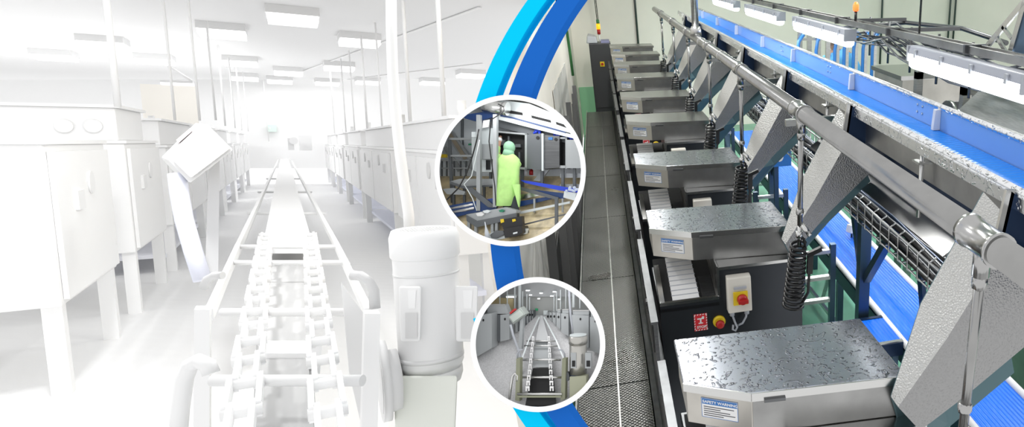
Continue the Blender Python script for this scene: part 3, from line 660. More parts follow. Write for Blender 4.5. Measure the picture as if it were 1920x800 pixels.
# ceiling, end wall and floor, cut back to the curve of the blue band
solo_ = struct
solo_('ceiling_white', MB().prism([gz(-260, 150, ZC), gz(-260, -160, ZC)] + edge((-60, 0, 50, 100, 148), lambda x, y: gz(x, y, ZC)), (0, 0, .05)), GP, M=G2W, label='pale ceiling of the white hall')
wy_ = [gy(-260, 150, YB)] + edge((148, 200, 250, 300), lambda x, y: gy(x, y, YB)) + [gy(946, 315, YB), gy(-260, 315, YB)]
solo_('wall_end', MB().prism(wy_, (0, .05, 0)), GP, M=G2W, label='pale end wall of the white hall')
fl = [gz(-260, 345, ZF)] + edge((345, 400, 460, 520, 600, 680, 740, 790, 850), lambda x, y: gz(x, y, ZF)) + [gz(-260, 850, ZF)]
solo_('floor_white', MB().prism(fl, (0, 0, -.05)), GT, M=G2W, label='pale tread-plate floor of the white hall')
# inspection panel joints on the ceiling
for i, (a, b) in enumerate((((900, 12), (520, 150)), ((905, 118), (640, 150)))):
    struct('trim_%d' % (i + 2), MB().bar(gz(*a, ZC) - Vector((0, 0, .02)), gz(*b, ZC) - Vector((0, 0, .02)), .06, .02), GW, M=G2W)

# ceiling lamps
LP = [(548, 18, 'closest one above the conveyor'), (673, 65, 'large, right of the conveyor'), (416, 47, 'large, left of the conveyor'), (635, 117, 'beside two thin rods right of the conveyor'), (540, 127, 'middle, straight above the conveyor'), (450, 107, 'left of the conveyor, in front of thin rods'), (458, 138, 'small, left of the conveyor near the end wall'), (613, 148, 'small, right of the conveyor near the end wall'), (524, 144, 'smallest, near the end wall'), (882, 132, 'far right, beside the cyan band'), (810, 147, 'right, above the tall rods'), (689, 146, 'small, behind the curved hose'), (290, 103, 'far left one by thin rods'), (193, 70, 'left, near the thick rod'), (101, 95, 'leftmost, hardly visible')]
for px, py, s in LP:
    p = gz(px, py, ZC); k = min(1.0, 60 / p.y)
    t = Thing('ceiling_lamp', 'white ceiling lamp in the bright hall, ' + s, 'lamp', p, G2W, group='ceiling lamps of the white hall')
    a = .42
    t.part('housing', MB().box(p.x - a, p.x + a, p.y - .5, p.y + .5, p.z - .16, p.z), GG)
    t.part('lens', MB().box(p.x - a * .95, p.x + a * .95, p.y - .48, p.y + .48, p.z - .26, p.z - .161), GLAMP)
    area('hall_light', (p.x, p.y, p.z - .28), RX(0), .7, .8, 120 if px < 320 else 10, (1, 1, 1), G2W)
for x, y, s in ((.2, 3.4, 'just before the view'), (-1.0, 4.7, 'over the control box')):  # lamps added above the view to brighten the pale hall
    t = Thing('ceiling_lamp', 'added ceiling lamp unseen above the view, ' + s, 'lamp', (x, y, ZC), G2W, group='ceiling lamps of the white hall')
    t.part('housing', MB().box(x - .4, x + .4, y - .4, y + .4, ZC - .16, ZC), GG); t.part('lens', MB().box(x - .38, x + .38, y - .38, y + .38, ZC - .26, ZC - .161), GLAMP)
    area('hall_light', (x, y, ZC - .28), RY(.6), .7, .7, 14 if x > 0 else 170, (1, 1, 1), G2W)
# hanging rods
RODS = [(213, 1, 0, 203, 200, 9.2, .075, 'thick one at the left, behind the big cabinet'), (318, 0, 0, 312, 225, 13, .045, 'left of the cream wall panel'), (364, 0, 0, 360, 226, 13, .04, 'in front of the cream wall panel'), (399, 40, 0, 393, 225, 17, .05, 'behind the tilted control box'), (417, 85, 0, 414, 236, 21, .05, 'left row, second past the control box'), (436, 105, 0, 433, 240, 25, .05, 'left row, third past the control box'), (449, 120, 0, 446, 244, 28, .05, 'left row, fourth past the control box'), (459, 135, 0, 461, 246, 31, .05, 'left row, last before the end wall'), (624, 130, 0, 622, 250, 27, .05, 'right row, closest to the end wall'), (646, 110, 0, 642, 249, 23, .05, 'right row, second from the end wall'), (662, 95, 0, 658, 247, 22.95, .05, 'right row, third from the end wall'), (686, 68, 0, 680, 246, 18, .06, 'right row, under the large lamp'), (714, 30, 0, 706, 245, 17.65, .05, 'right row, left of the curved hose'), (767, 0, 0, 756, 245, 11.75, .07, 'right row, just right of the curved hose'), (830, 0, 0, 822, 234, 10, .08, 'right row, beside the worker picture'), (499, 150, 0, 499, 265, 34, .04, 'thin, on the end wall left of the conveyor')]
for x0, y0, _, x1, y1, d, w, s in RODS:
    a = gy(x0, y0 - (40 if y0 < 5 else 0), d); b = gy(x1, y1, d); b.x = a.x = (a.x + b.x) / 2
    solo('hanging_rod', MB().cyl(a, b, w * .36, 8), GW, 'white hanging rod in the bright hall, ' + s, 'rod', b, G2W, group='white hanging rods')
# curved hose dropping to the motor
D = 4.0
hp = [gd(x, y, D) for x, y in ((733, -30), (734, 60), (736, 130), (741, 200), (748, 270), (757, 340), (766, 400), (768, 440))]
solo('curved_hose', MB().tube(hp, .029, 12), GG, 'thick pale hose curving down behind the motor', 'hose', hp[-1], G2W)

# cabinets in two rows
def hall_cabinet(x0, x1, y0, y1, label, zt=-.13, cap=True, holes=(), mt=GP):
    lf = x0 < 0; PT, ED, LG, DK, BB = (GW, GW, GW, GP, mat('hazed_faint_blue', (.90, .91, .97), .5)) if lf else (GP, GW, GG, GD, GBL)  # left row whiter still, the fade to white is painted on
    t = Thing('hall_cabinet', label, 'cabinet', ((x0 + x1) / 2, (y0 + y1) / 2, ZF), G2W, group='white cabinets along the conveyor')
    s = 1 if x0 > 0 else -1; xf = x0 if s > 0 else x1
    bd = t.part('body', MB().box(x0, x1, y0, y1, -1.12, zt), mt, bevel=.01)
    if cap:
        t.part('top_box', MB().box(x0 + .08, x1 - .08, y0 + .3, y1 - .2, zt + .03, zt + .36), PT, bevel=.01)
        t.part('cap_lid', MB().box(x0 + .04, x1 - .04, y0 + .25, y1 - .15, zt + .36, zt + .39), GW)
        t.part('spout', MB().cyl((x0 + .3, y0 + 1, zt + .39), (x0 + .3, y0 + 1, zt + .58), .05, 10), GW)
    t.part('top_edge', MB().box(x0 - .02, x1 + .02, y0 - .02, y1 + .02, zt, zt + .03), GW)
    nd = 2 if y1 - y0 > 3 else 1; L = (y1 - y0) / nd
    for k in range(nd):
        d = t.part('door', MB().box(xf - .03 * s - (.0 if s > 0 else 0), xf - .002 * s, y0 + k * L + .06, y0 + (k + 1) * L - .06, -1.08, zt - .05) if s > 0 else MB().box(xf + .002, xf + .03, y0 + k * L + .06, y0 + (k + 1) * L - .06, -1.08, zt - .05), PT)
        t.part('handle', MB().box(xf - .05, xf - .03, y0 + k * L + .5, y0 + k * L + .7, -.5, -.36) if s > 0 else MB().box(xf + .03, xf + .05, y0 + k * L + .5, y0 + k * L + .7, -.5, -.36), DK, d)
        t.part('port', MB().cyl((xf - .045 * s, y0 + k * L + L * .55, -.32), (xf - .03 * s, y0 + k * L + L * .55, -.32), .09, 14), DK, d)
    for x in (x0 + .06, x1 - .06):
        for y in (y0 + .1, y1 - .1): t.part('leg', MB().box(x - .05, x + .05, y - .05, y + .05, ZF, -1.12), LG)
    if not (lf and y0 < 12): t.part('low_belt', MB().box(x0 + .1, x1 - .1, y0, y1, -1.55, -1.5), BB)
    return t
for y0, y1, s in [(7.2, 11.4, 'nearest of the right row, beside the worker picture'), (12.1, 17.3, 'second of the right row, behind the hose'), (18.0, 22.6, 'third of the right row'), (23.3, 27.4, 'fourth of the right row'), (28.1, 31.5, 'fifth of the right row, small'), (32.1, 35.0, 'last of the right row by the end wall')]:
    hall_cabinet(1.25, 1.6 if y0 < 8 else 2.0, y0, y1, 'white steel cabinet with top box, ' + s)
for y0, y1, x0, zt, s in [(6.6, 8.45, -3.6, -.02, 'leftmost, whitened almost to nothing'), (9.4, 11.4, -3.3, -.02, 'big one with top box under the thick rod'), (12.2, 16.4, -2.5, -.08, 'behind the tilted control box'), (17.2, 21.0, -2.4, -.08, 'fourth of the left row'), (21.8, 25.4, -2.4, -.08, 'fifth of the left row'), (26.2, 30, -2.4, -.08, 'sixth of the left row'), (30.8, 34.6, -2.4, -.08, 'last of the left row by the end wall')]:
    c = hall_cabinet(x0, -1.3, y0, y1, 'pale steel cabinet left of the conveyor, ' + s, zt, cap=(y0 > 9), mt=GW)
for (px, py, d, s) in ((174, 236, 9.66, 'right'), (119, 236, 9.66, 'left')):
    p = gy(px, py, d)
    solo('round_port', MB().cyl(p, p + Vector((0, .035, 0)), .065, 18), GP, 'grey round port on the big left top box, %s one' % s, 'port', p, G2W)
# cream wall panel with a batten lamp
a, b = gy(262, 157, 21.4), gy(372, 228, 21.4)
solo('cream_panel', MB().box(a.x, b.x, 21.4, 21.5, b.z - .3, a.z), GCR, 'cream wall panel behind the left cabinets', 'panel', (a.x, 21.4, b.z - .3), G2W)
a, b = gy(300, 150, 20), gy(362, 160, 20)
t = Thing('batten_lamp', 'white batten lamp hanging in front of the cream panel', 'lamp', (a.x, 20, b.z), G2W)
t.part('lens', MB().box(a.x, b.x, 20, 20.3, b.z, (a.z + b.z) / 2), GLAMP); t.part('housing', MB().box(a.x, b.x, 20, 20.3, (a.z + b.z) / 2, a.z), GG)
t.part('stay', MB().cyl(gy(316, 124, 20), gy(360, 152, 20), .03, 6), GW)
# exit sign, door and small things at the far end
a, b = gy(500, 234, 35.8), gy(519, 247, 35.8)
t = Thing('exit_sign', 'small pale green sign on the end wall of the bright hall', 'sign', (a.x, 35.8, b.z), G2W)
t.part('plate', MB().box(a.x, b.x, 35.8, 35.9, b.z, a.z), mat('hazed_sign_green', (.72, .86, .80), .5)); t.part('mark', MB().box(a.x + .08, b.x - .2, 35.77, 35.8, b.z + .1, a.z - .1), GW)
a, b = gy(559, 252, 34), gy(586, 282, 34)
solo('white_chest', MB().box(a.x, b.x, 34, 34.8, b.z, a.z), GW, 'white chest at the far end right of the conveyor', 'chest', (a.x, 34, b.z), G2W, bevel=.03)
a, b = gy(539, 259, 33), gy(552, 281, 33)
t = Thing('drive_unit', 'small grey drive head at the far end of the conveyor', 'machine', (a.x, 33, b.z), G2W)
t.part('case', MB().box(a.x, b.x, 33, 33.5, b.z, a.z), GD); t.part('wheel', MB().cyl((b.x, 33.1, a.z - .1), (b.x, 32.9, a.z - .1), .14, 14), GG)

# chain conveyor
Z1 = -.75
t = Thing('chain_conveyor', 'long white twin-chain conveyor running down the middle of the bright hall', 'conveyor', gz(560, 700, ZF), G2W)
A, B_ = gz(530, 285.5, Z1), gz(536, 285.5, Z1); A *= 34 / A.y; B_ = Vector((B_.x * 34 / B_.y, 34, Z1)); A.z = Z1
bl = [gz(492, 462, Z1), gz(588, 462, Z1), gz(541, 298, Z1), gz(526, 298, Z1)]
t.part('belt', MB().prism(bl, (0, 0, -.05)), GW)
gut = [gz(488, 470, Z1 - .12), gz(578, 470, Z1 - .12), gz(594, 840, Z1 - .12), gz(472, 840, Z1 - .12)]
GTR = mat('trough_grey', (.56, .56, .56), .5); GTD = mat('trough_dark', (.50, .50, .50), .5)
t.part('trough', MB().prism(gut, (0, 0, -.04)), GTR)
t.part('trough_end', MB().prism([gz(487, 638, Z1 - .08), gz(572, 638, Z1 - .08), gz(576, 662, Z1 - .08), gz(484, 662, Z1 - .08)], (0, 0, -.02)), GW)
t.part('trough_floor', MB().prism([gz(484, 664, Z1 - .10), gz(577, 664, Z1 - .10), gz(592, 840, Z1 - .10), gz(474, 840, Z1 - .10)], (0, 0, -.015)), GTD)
for (a, b, w) in (((522, 300), (447, 462), .035), ((447, 462), (392, 590), .035), ((546, 300), (632, 462), .035), ((632, 462), (692, 588), .035)):
    t.part('side_rail', MB().bar(gz(*a, Z1), gz(*b, Z1), w * .8, .05), GP)
for (a, b) in (((517, 310), (430, 505)), ((551, 310), (652, 500))):
    t.part('lower_rail', MB().bar(gz(*a, Z1 - .25), gz(*b, Z1 - .25), .04, .05), GG)
for y, x0, x1 in ((462, 445, 632), (492, 436, 648), (585, 416, 672), (713, 398, 680)):
    t.part('cross_bar', MB().cyl(gz(x0, y, Z1 + .01), gz(x1, y, Z1 + .01), .015 if y < 500 else .018, 12), GP)
for k in range(12):
    f = k / 11
    for (xa, xb) in ((430, 505), (640, 558)): pass
for y, x0, x1, in ((400, 465, 610), (360, 484, 584), (335, 500, 566)):
    t.part('cross_bar', MB().cyl(gz(x0, y, Z1 - .05), gz(x1, y, Z1 - .05), .015, 8), GP)
for (xa, xb) in ((499, 444), (581, 622)):
    P0, P1 = gz(xa, 440, Z1 + .02), gz(xb, 835, Z1 + .02); n = 17
    d = (P1 - P0); st = d / n; u = d.normalized(); v = Vector((u.y, -u.x, 0))
    ch = MB()
    for k in range(n):
        c = P0 + st * (k + .5); h = st.length * .56; w = .036 if k % 2 else .024
        for sg in (-1, 1): ch.bar(c - u * h + v * (w * sg), c + u * h + v * (w * sg), .014, .045)
        ch.cyl(c - u * h * .8 - v * .045, c - u * h * .8 + v * .045, .017, 10)
    t.part('chain', ch, mat('hall_chain_white', (.97, .97, .97), .5))
def gplate(pts, dep, th): return MB().loft([gd(x, y, dep) for x, y in pts], [gd(x, y, dep) + Vector((0, th, 0)) for x, y in pts])
t.part('end_plate', gplate([(684, 588), (713, 588), (708, 815), (678, 815)], 2.6, .08), GP)
t.part('end_plate', gplate([(364, 580), (393, 580), (393, 815), (362, 815)], 2.7, .08), GP)
t.part('inner_plate', gplate([(640, 530), (684, 590), (678, 800), (655, 700)], 2.75, .02), GG)
t.part('hook', MB().tube([gd(x, y, 2.7) for x, y in ((660, 516), (676, 517), (692, 527), (701, 545), (703, 578))], .02, 10), GD)
t.part('hook', MB().tube([gd(x, y, 2.8) for x, y in ((418, 516), (402, 516), (388, 524), (380, 540))], .016, 10), GD)
t.part('loop_pipe', MB().tube([gd(x, y, 2.35) for x, y in ((333, 830), (338, 770), (346, 710), (356, 685), (372, 676), (390, 684), (396, 700))], .026, 12), GP)
t.part('sensor_block', gplate([(578, 640), (604, 640), (600, 700), (578, 700)], 2.55, .03), GW)

# control box on its post
t = Thing('control_box', 'tilted pale control box on a square post left of the conveyor', 'control box', gd(400, 515, 4.6), G2W)
q = [(388, 232), (438, 281), (357, 343), (315, 300)]
a = [gd(x, y, 4.45) for x, y in q]; b = [gd(x * .9 + 18, y * .97 + 4, 4.85) for x, y in q]
bx = t.part('case', MB().loft(a, b), GG, bevel=.01)
q2 = [(393, 238), (432, 278), (358, 334), (323, 300)]
t.part('cover', MB().loft([gd(x, y, 4.40) for x, y in q2], [gd(x, y, 4.449) for x, y in q2]), GP, bx, bevel=.01)
t.part('red_strip', MB().loft([gd(x, y, 4.62) for x, y in ((330, 262), (356, 240), (360, 246), (335, 268))], [gd(x, y, 4.70) for x, y in ((330, 262), (356, 240), (360, 246), (335, 268))]), mat('hazed_red', (.95, .84, .84), .5), bx)
t.part('post', MB().loft([gd(x, y, 4.7) for x, y in ((391, 318), (412, 300), (409, 520), (384, 520))], [gd(x, y, 4.85) for x, y in ((391, 318), (412, 300), (409, 520), (384, 520))]), GD)
t.part('cable', MB().tube([gd(x, y, 4.5) for x, y in ((332, 325), (336, 360), (345, 410), (362, 470), (380, 525))], .05, 10), GBL)

# geared motor
D = 2.9; k = D / FPX
c = gd(803, 560, D); r = 66 * k
def zat(py): return gd(803, py, D).z
t = Thing('gear_motor', 'large pale cylindrical motor standing right of the conveyor', 'motor', (c.x, c.y, ZF), G2W)
zt, zb_ = zat(428), zat(694)
cr = r * .82
t.part('barrel', MB().lathe((c.x, c.y, 0), [(cr * .9, zb_), (cr, zb_ + .03), (cr, zt - .12), (cr * 1.0, zt - .1)], 40), GP)
t.part('band', MB().lathe((c.x, c.y, 0), [(cr * 1.015, zb_ + .05), (cr * 1.015, zb_ + .07)], 40), GG)
t.part('band', MB().lathe((c.x, c.y, 0), [(cr * 1.012, zt - .19), (cr * 1.012, zt - .18)], 40), GG)
cap = t.part('fan_cowl', MB().lathe((c.x, c.y, 0), [(cr * 1.0, zt - .12), (cr * 1.06, zt - .11), (cr * 1.06, zt - .03), (cr * .98, zt), (cr * .9, zt + .004), (cr * .88, zt - .004)], 40), GW)
gr = MB()
for i in range(-9, 10):
    for j in range(-9, 10):
        if i * i + j * j < 80: gr.lathe((c.x + i * cr * .095, c.y + j * cr * .095, zt - .006), [(cr * .032, 0), (cr * .03, .006)], 6)
t.part('grille', gr, GD, cap)
t.part('base_flange', MB().lathe((c.x, c.y, 0), [(cr * .88, zb_ - .06), (cr * .95, zb_ - .03), (cr * .95, zb_)], 36), GG)
for (x0, x1, dd) in ((748, 790, -.17), (852, 896, -.02)):
    a, b = gd(x0, 535, D - .15), gd(x1, 638, D - .15)
    q = [(x0, 536), (x1, 536), (x1 - 2, 640), (x0 + 3, 640)]
    tb = t.part('terminal_box', MB().loft([gd(x, y, D + dd) for x, y in q], [gd(x, y, D + dd + .10) for x, y in q]), GP, bevel=.008)
    q = [(x0 + 12, 586), (x1 - 8, 586), (x1 - 8, 634), (x0 + 12, 634)]
    t.part('window', MB().loft([gd(x, y, D + dd - .006) for x, y in q], [gd(x, y, D + dd + .0) for x, y in q]), GD, tb)
    q = [(x0 + 16, 544), (x1 - 10, 544), (x1 - 12, 578), (x0 + 18, 578)]
    t.part('slot', MB().loft([gd(x, y, D + dd - .004) for x, y in q], [gd(x, y, D + dd + .0) for x, y in q]), GW, tb)
q = [(738, 704), (858, 704), (852, 840), (742, 840)]
t.part('gearbox', MB().loft([gd(x, y, D - .12) for x, y in q], [gd(x, y, D + .18) for x, y in q]), GGN, bevel=.01)
t.part('coupling', MB().lathe(gd(722, 715, D - .1), [(.13, -.02), (.13, .05), (.06, .06)], 24, 'x').lathe(gd(712, 715, D - .1), [(.17, 0), (.17, .03)], 24, 'x'), GG)
# ================================================================== the curved bands and the two round shadow-box pictures
PD = 1.40                                      # camera depth of the bands
def arc(cx0, cy0, R0, cx1, cy1, R1, ya, yb, d, th):
    """solid curved band between an outer and an inner circle, from height ya to yb"""
    n = 72; o = []; i_ = []
    for k in range(n + 1):
        y = ya + (yb - ya) * k / n
        o.append((cx0 - math.sqrt(R0 * R0 - (y - cy0) ** 2), y)); i_.append((cx1 - math.sqrt(max(0, R1 * R1 - (y - cy1) ** 2)), y))
    mb = MB(); fw = RW @ Vector((0, 0, -th))
    for k in range(n):
        q = [wd(*o[k], d), wd(*i_[k], d), wd(*i_[k + 1], d), wd(*o[k + 1], d)]
        mb.add(q + [p + fw for p in q], [(0, 1, 2, 3), (7, 6, 5, 4), (0, 3, 7, 4), (1, 5, 6, 2)] + ([(0, 4, 5, 1)] if k == 0 else []) + ([(3, 2, 6, 7)] if k == n - 1 else []))
    import bmesh
    return mb
def weld(o):
    import bmesh
    bm = bmesh.new(); bm.from_mesh(o.data); bmesh.ops.remove_doubles(bm, verts=bm.verts[:], dist=1e-5); bmesh.ops.recalc_face_normals(bm, faces=bm.faces[:]); bm.to_mesh(o.data); bm.free(); return o
weld(solo('curved_band', arc(1612.1, 400.2, 694.9, 1648.2, 398.9, 688.3, -120, 850, PD, .03), BLUE, 'broad royal blue curved band passing behind both round pictures', 'band', wd(1100, 850, PD)))
weld(solo('curved_band', arc(1545.7, 402.5, 686.8, 1552.7, 396, 659.7, -120, 330, PD, .03), CYAN, 'cyan curved band above the upper round picture', 'band', wd(870, 330, PD)))
weld(solo('curved_band', arc(1545.7, 402.5, 686.8, 1552.7, 396, 659.7, 597, 850, PD, .03), CYAN, 'cyan curved band below the lower round picture', 'band', wd(1060, 850, PD)))

RD = 1.20; S1 = RD / FPX
def ringpts(cx0, cy0, r, d, n=96): return [wd(cx0 + r * math.cos(2 * PI * k / n), cy0 + r * math.sin(2 * PI * k / n), d) for k in range(n)]
def ring(cx0, cy0, R, r, dep, label, backmat):
    t = Thing('round_picture', label, 'picture', wd(cx0, cy0 + R, RD))
    n = 96; mb = MB()
    L = [ringpts(cx0, cy0, R, RD), ringpts(cx0, cy0, r, RD), ringpts(cx0, cy0, r, RD + .012), ringpts(cx0, cy0, R, RD + .012)]
    v = [p for q in L for p in q]; f = []
    for a in range(4):
        b = (a + 1) % 4
        for k in range(n): f.append((a * n + k, a * n + (k + 1) % n, b * n + (k + 1) % n, b * n + k))
    mb.add(v, f); t.part('rim', mb, WHITER)
    # drum-shaped box behind the rim, closed by a back board
    mb = MB(); L = [ringpts(cx0, cy0, r + 1.5, RD + .012), ringpts(cx0, cy0, r + 1.5, RD + dep), ringpts(cx0, cy0, r + 5, RD + dep), ringpts(cx0, cy0, r + 5, RD + .012)]
    v = [p for q in L for p in q]; f = []
    for a in range(4):
        b = (a + 1) % 4
        for k in range(n): f.append((a * n + k, a * n + (k + 1) % n, b * n + (k + 1) % n, b * n + k))
    mb.add(v, f); t.part('drum', mb, WHITER)
    return t
def disc(cx0, cy0, r, y0, y1, d, th=.004, n=60):
    """part of the round back board between two heights"""
    pts = []
    for k in range(n + 1):
        y = y0 + (y1 - y0) * k / n; h = math.sqrt(max(0, r * r - (y - cy0) ** 2)); pts.append((cx0 + h, y))
    for k in range(n + 1):
        y = y1 - (y1 - y0) * k / n; h = math.sqrt(max(0, r * r - (y - cy0) ** 2)); pts.append((cx0 - h, y))
    fw = RW @ Vector((0, 0, -th)); q = [wd(x, y, d) for x, y in pts]
    return MB().prism(q, fw)
def clipc(poly, C_, r):
    """clip a pixel polygon to a circle (kept inside the drum)"""
    n = 64; cl = [(C_[0] + r * math.cos(2 * PI * k / n), C_[1] + r * math.sin(2 * PI * k / n)) for k in range(n)]
    out = list(poly)
    for i in range(n):
        a, b = cl[i], cl[(i + 1) % n]; inp = out; out = []
        def sd(p): return (b[0] - a[0]) * (p[1] - a[1]) - (b[1] - a[1]) * (p[0] - a[0])
        for j in range(len(inp)):
            p, q = inp[j - 1], inp[j]; sp, sq = sd(p), sd(q)
            if (sp >= 0) != (sq >= 0):
                w = sp / (sp - sq); out.append((p[0] + (q[0] - p[0]) * w, p[1] + (q[1] - p[1]) * w))
            if sq >= 0: out.append(q)
        if not out: return []
    return out
class Box:
    """helper for one shadow box: pieces are given by where their outline meets the eye, with a depth inside the box and a thickness"""
    def __init__(s, C_, r): s.C = C_; s.r = r
    def p(s, x, y, d): return wd(x, y, RD + d)
    def pl(s, mb, poly, d, th):
        q = clipc(poly, s.C, s.r)
        if len(q) < 3: return mb
        fw = RW @ Vector((0, 0, -th)); return mb.prism([s.p(x, y, d) for x, y in q], fw)
    def slab(s, *polys, d=.1, th=.01):
        mb = MB()
        for q in polys: s.pl(mb, q, d, th)
        return mb
    def cub(s, f, b, d0, d1): return MB().loft([s.p(x, y, d0) for x, y in f], [s.p(x, y, d1) for x, y in b])
    def tube(s, pts, r, d, n=8):
        ds = d if isinstance(d, (list, tuple)) else [d] * len(pts)
        return MB().tube([s.p(x, y, dd) for (x, y), dd in zip(pts, ds)], r * S1, n)
def rect(x0, y0, x1, y1): return [(x0, y0), (x1, y0), (x1, y1), (x0, y1)]
def line(a, b, w):
    dx, dy = b[0] - a[0], b[1] - a[1]; L = math.hypot(dx, dy); nx, ny = -dy / L * w / 2, dx / L * w / 2
    return [(a[0] + nx, a[1] + ny), (b[0] + nx, b[1] + ny), (b[0] - nx, b[1] - ny), (a[0] - nx, a[1] - ny)]
def skin_body(name, joints, bones, m, parent, sub=2):
    """one continuous skinned surface from a joint tree: joints = {key: (point, radius)}"""
    keys = list(joints); idx = {k: i for i, k in enumerate(keys)}
    me = bpy.data.meshes.new(name); base = parent.matrix_world.translation
    inv = parent.matrix_world.inverted()
    me.from_pydata([tuple(inv @ joints[k][0]) for k in keys], [(idx[a], idx[b]) for a, b in bones], []); me.materials.append(m)
    o = bpy.data.objects.new(name, me); COL.objects.link(o); o.parent = parent
    sk = o.modifiers.new('skin', 'SKIN'); sk.use_smooth_shade = True
    if not me.skin_vertices: 
        bpy.context.view_layer.objects.active = o
    lay = me.skin_vertices[0].data if me.skin_vertices else None
    if lay:
        for k in keys:
            r = joints[k][1]; lay[idx[k]].radius = r if isinstance(r, tuple) else (r, r)
        lay[0].use_root = True
    su = o.modifiers.new('sub', 'SUBSURF'); su.levels = sub; su.render_levels = sub
    return o
# ------------------------------------------------------------------ upper round picture: worker at the open machine
C1 = (956.6, 319.6); R1o, R1i = 142, 132.5
ring(*C1, R1o, R1i, .16, 'upper white round frame holding the picture of a worker at a machine', None)
b1 = Box(C1, 133.5)
I_WALL = mat('inset_wall', (.86, .91, .95), .6); I_FLOOR = mat('tan_floor', (.72, .60, .38), .3, bump=cloudy(60, .7, 1.2)); I_CEIL = mat('inset_ceiling', (.62, .63, .60), .6)
I_ST = mat('inset_steel', (.40, .42, .43), .4, .25); I_STL = mat('inset_steel_light', (.72, .77, .78), .4, .2); I_STD = mat('inset_steel_dark', (.13, .14, .15), .4, .3)
I_BLU = mat('inset_blue', (.02, .06, .62), .35); I_BLUD = mat('inset_dark_blue', (.02, .06, .20), .35); GOWN = mat('lime_gown', (.52, .84, .28), .8, bump=cloudy(40, .85, 1.1)); HOODG = mat('mint_hood', (.30, .55, .36), .8)
TROU = mat('charcoal_trousers', (.06, .07, .08), .8)
DB = .15
struct('wall_picture', disc(*C1, 133.5, 186, 330, RD + DB), I_WALL, label='pale wall at the back of the upper picture')
# the floor of the picture slopes forward to the rim
fl = MB(); n = 40
fa, fb = [], []
for k in range(n + 1):
    x = C1[0] - 133 + 266 * k / n; fa.append((x, 330))
q0 = [(C1[0] - 130, 330), (C1[0] + 130, 330)]
bot = [(C1[0] + 133.5 * math.cos(a), C1[1] + 133.5 * math.sin(a)) for a in [math.radians(4.5 + 171 * k / 40) for k in range(41)]]
def fdepth(y): return RD + DB - (y - 330) / (453 - 330) * .115
fl.add([wd(x, y, fdepth(y)) for x, y in bot] + [wd(x, y, fdepth(y) + .004) for x, y in bot], [tuple(range(41)), tuple(range(41, 82))[::-1]] + [(i, (i + 1) % 41, 41 + (i + 1) % 41, 41 + i) for i in range(41)])
struct('floor_picture', fl, I_FLOOR, label='tan wet floor of the upper picture')
struct('ceiling_picture', b1.slab([(870, 186), (1090, 186), (1090, 232), (1036, 213), (990, 196), (950, 190)], d=DB - .006, th=.004), I_CEIL, label='grey ceiling strip of the upper picture')

def T1(name, label, cat, x, y, d, group=None): return Thing(name, label, cat, b1.p(x, y, d), group=group)
# overhead beam
t = T1('overhead_beam', 'slotted steel beam crossing the top of the upper picture', 'beam', 1010, 240, .11)
bm_ = t.part('web', b1.slab([(935, 187), (992, 194), (1036, 212), (1092, 235), (1092, 256), (1030, 238), (950, 217), (935, 213)], d=.10, th=.02), I_STL)
sl_ = MB()
for s in ([(953, 206), (979, 211), (980, 216), (953, 212)], [(996, 216), (1032, 225), (1033, 230), (997, 221)], [(1042, 228), (1066, 236), (1066, 241), (1043, 233)]): b1.pl(sl_, s, .099, .002)
t.part('slot', sl_, BLACKM, bm_)
t.part('lower_flange', b1.slab([(935, 214), (950, 218), (1030, 240), (1090, 257), (1090, 263), (1025, 247), (935, 224)], d=.094, th=.03), I_STL)
t.part('chain_strip', b1.slab([(938, 215), (960, 219), (1030, 238), (1060, 247), (1060, 249), (1030, 241), (960, 222), (938, 218)], d=.092, th=.002), I_BLUD)
t.part('dark_channel', b1.slab([(925, 222), (1025, 247), (1088, 263), (1088, 272), (1030, 262), (925, 236)], d=.112, th=.02), I_STD)  # dark channel along the underside of the beam
t.part('end_beam', b1.slab([(864, 216), (930, 206), (930, 217), (895, 228), (872, 222)], d=.09, th=.03), I_BLUD)
# horizontal motor drum
t = T1('drum_motor', 'silver drum motor with a cable at the top left of the upper picture', 'motor', 925, 216, .07)
t.part('barrel', MB().cyl(b1.p(907, 198, .075), b1.p(944, 203, .075), 12 * S1, 24), STEELB)
t.part('end_cap', MB().cyl(b1.p(944, 203, .074), b1.p(952, 204, .074), 13.5 * S1, 24), STEELB)
t.part('cable', b1.tube([(934, 195), (944, 200), (945, 208), (934, 216), (922, 224), (919, 240), (917, 265), (920, 290), (924, 320), (928, 350), (930, 385)], 1.1, .058), BLACK)
# open cabinets
def cab(name, label, f, b, mt, d0, d1, x, y): 
    t = T1(name, label, 'cabinet', x, y, d0); return t
t = T1('machine_cabinet', 'open machine cabinet with dark inside that the worker reaches into', 'cabinet', 955, 320, .10)
t.part('interior', b1.slab(rect(922, 247, 985, 314), d=.118, th=.006), BLACKM)
t.part('frame', b1.slab([(921, 244), (988, 250), (988, 253), (921, 247)], rect(984, 250, 988, 318), [(925, 308), (988, 314), (988, 318), (925, 313)], d=.10, th=.024), I_ST)
gu = MB()
for (x, y, w, h) in ((940, 262, 6, 10), (952, 255, 3, 30), (966, 270, 10, 6), (972, 285, 3, 18), (962, 300, 14, 4), (930, 285, 5, 14)): b1.pl(gu, rect(x, y, x + w, y + h), .112, .006)
t.part('mechanism', gu, I_STD)
t.part('door', b1.cub([(988, 252), (1016, 250), (1016, 318), (988, 316)], [(988, 252), (1017, 250), (1017, 318), (988, 316)], .098, .102), I_STD)
t.part('door_port', b1.slab([(1008 + 3.2 * math.cos(a), 258 + 3.2 * math.sin(a)) for a in [2 * PI * k / 12 for k in range(12)]], d=.0965, th=.001), BLACKM)
t = T1('machine_cabinet', 'shiny closed cabinet in the middle right of the upper picture', 'cabinet', 1033, 318, .10)
t.part('body', b1.slab([(1017, 253), (1049, 255), (1049, 314), (1017, 316)], d=.098, th=.03), STEELD, label=None)
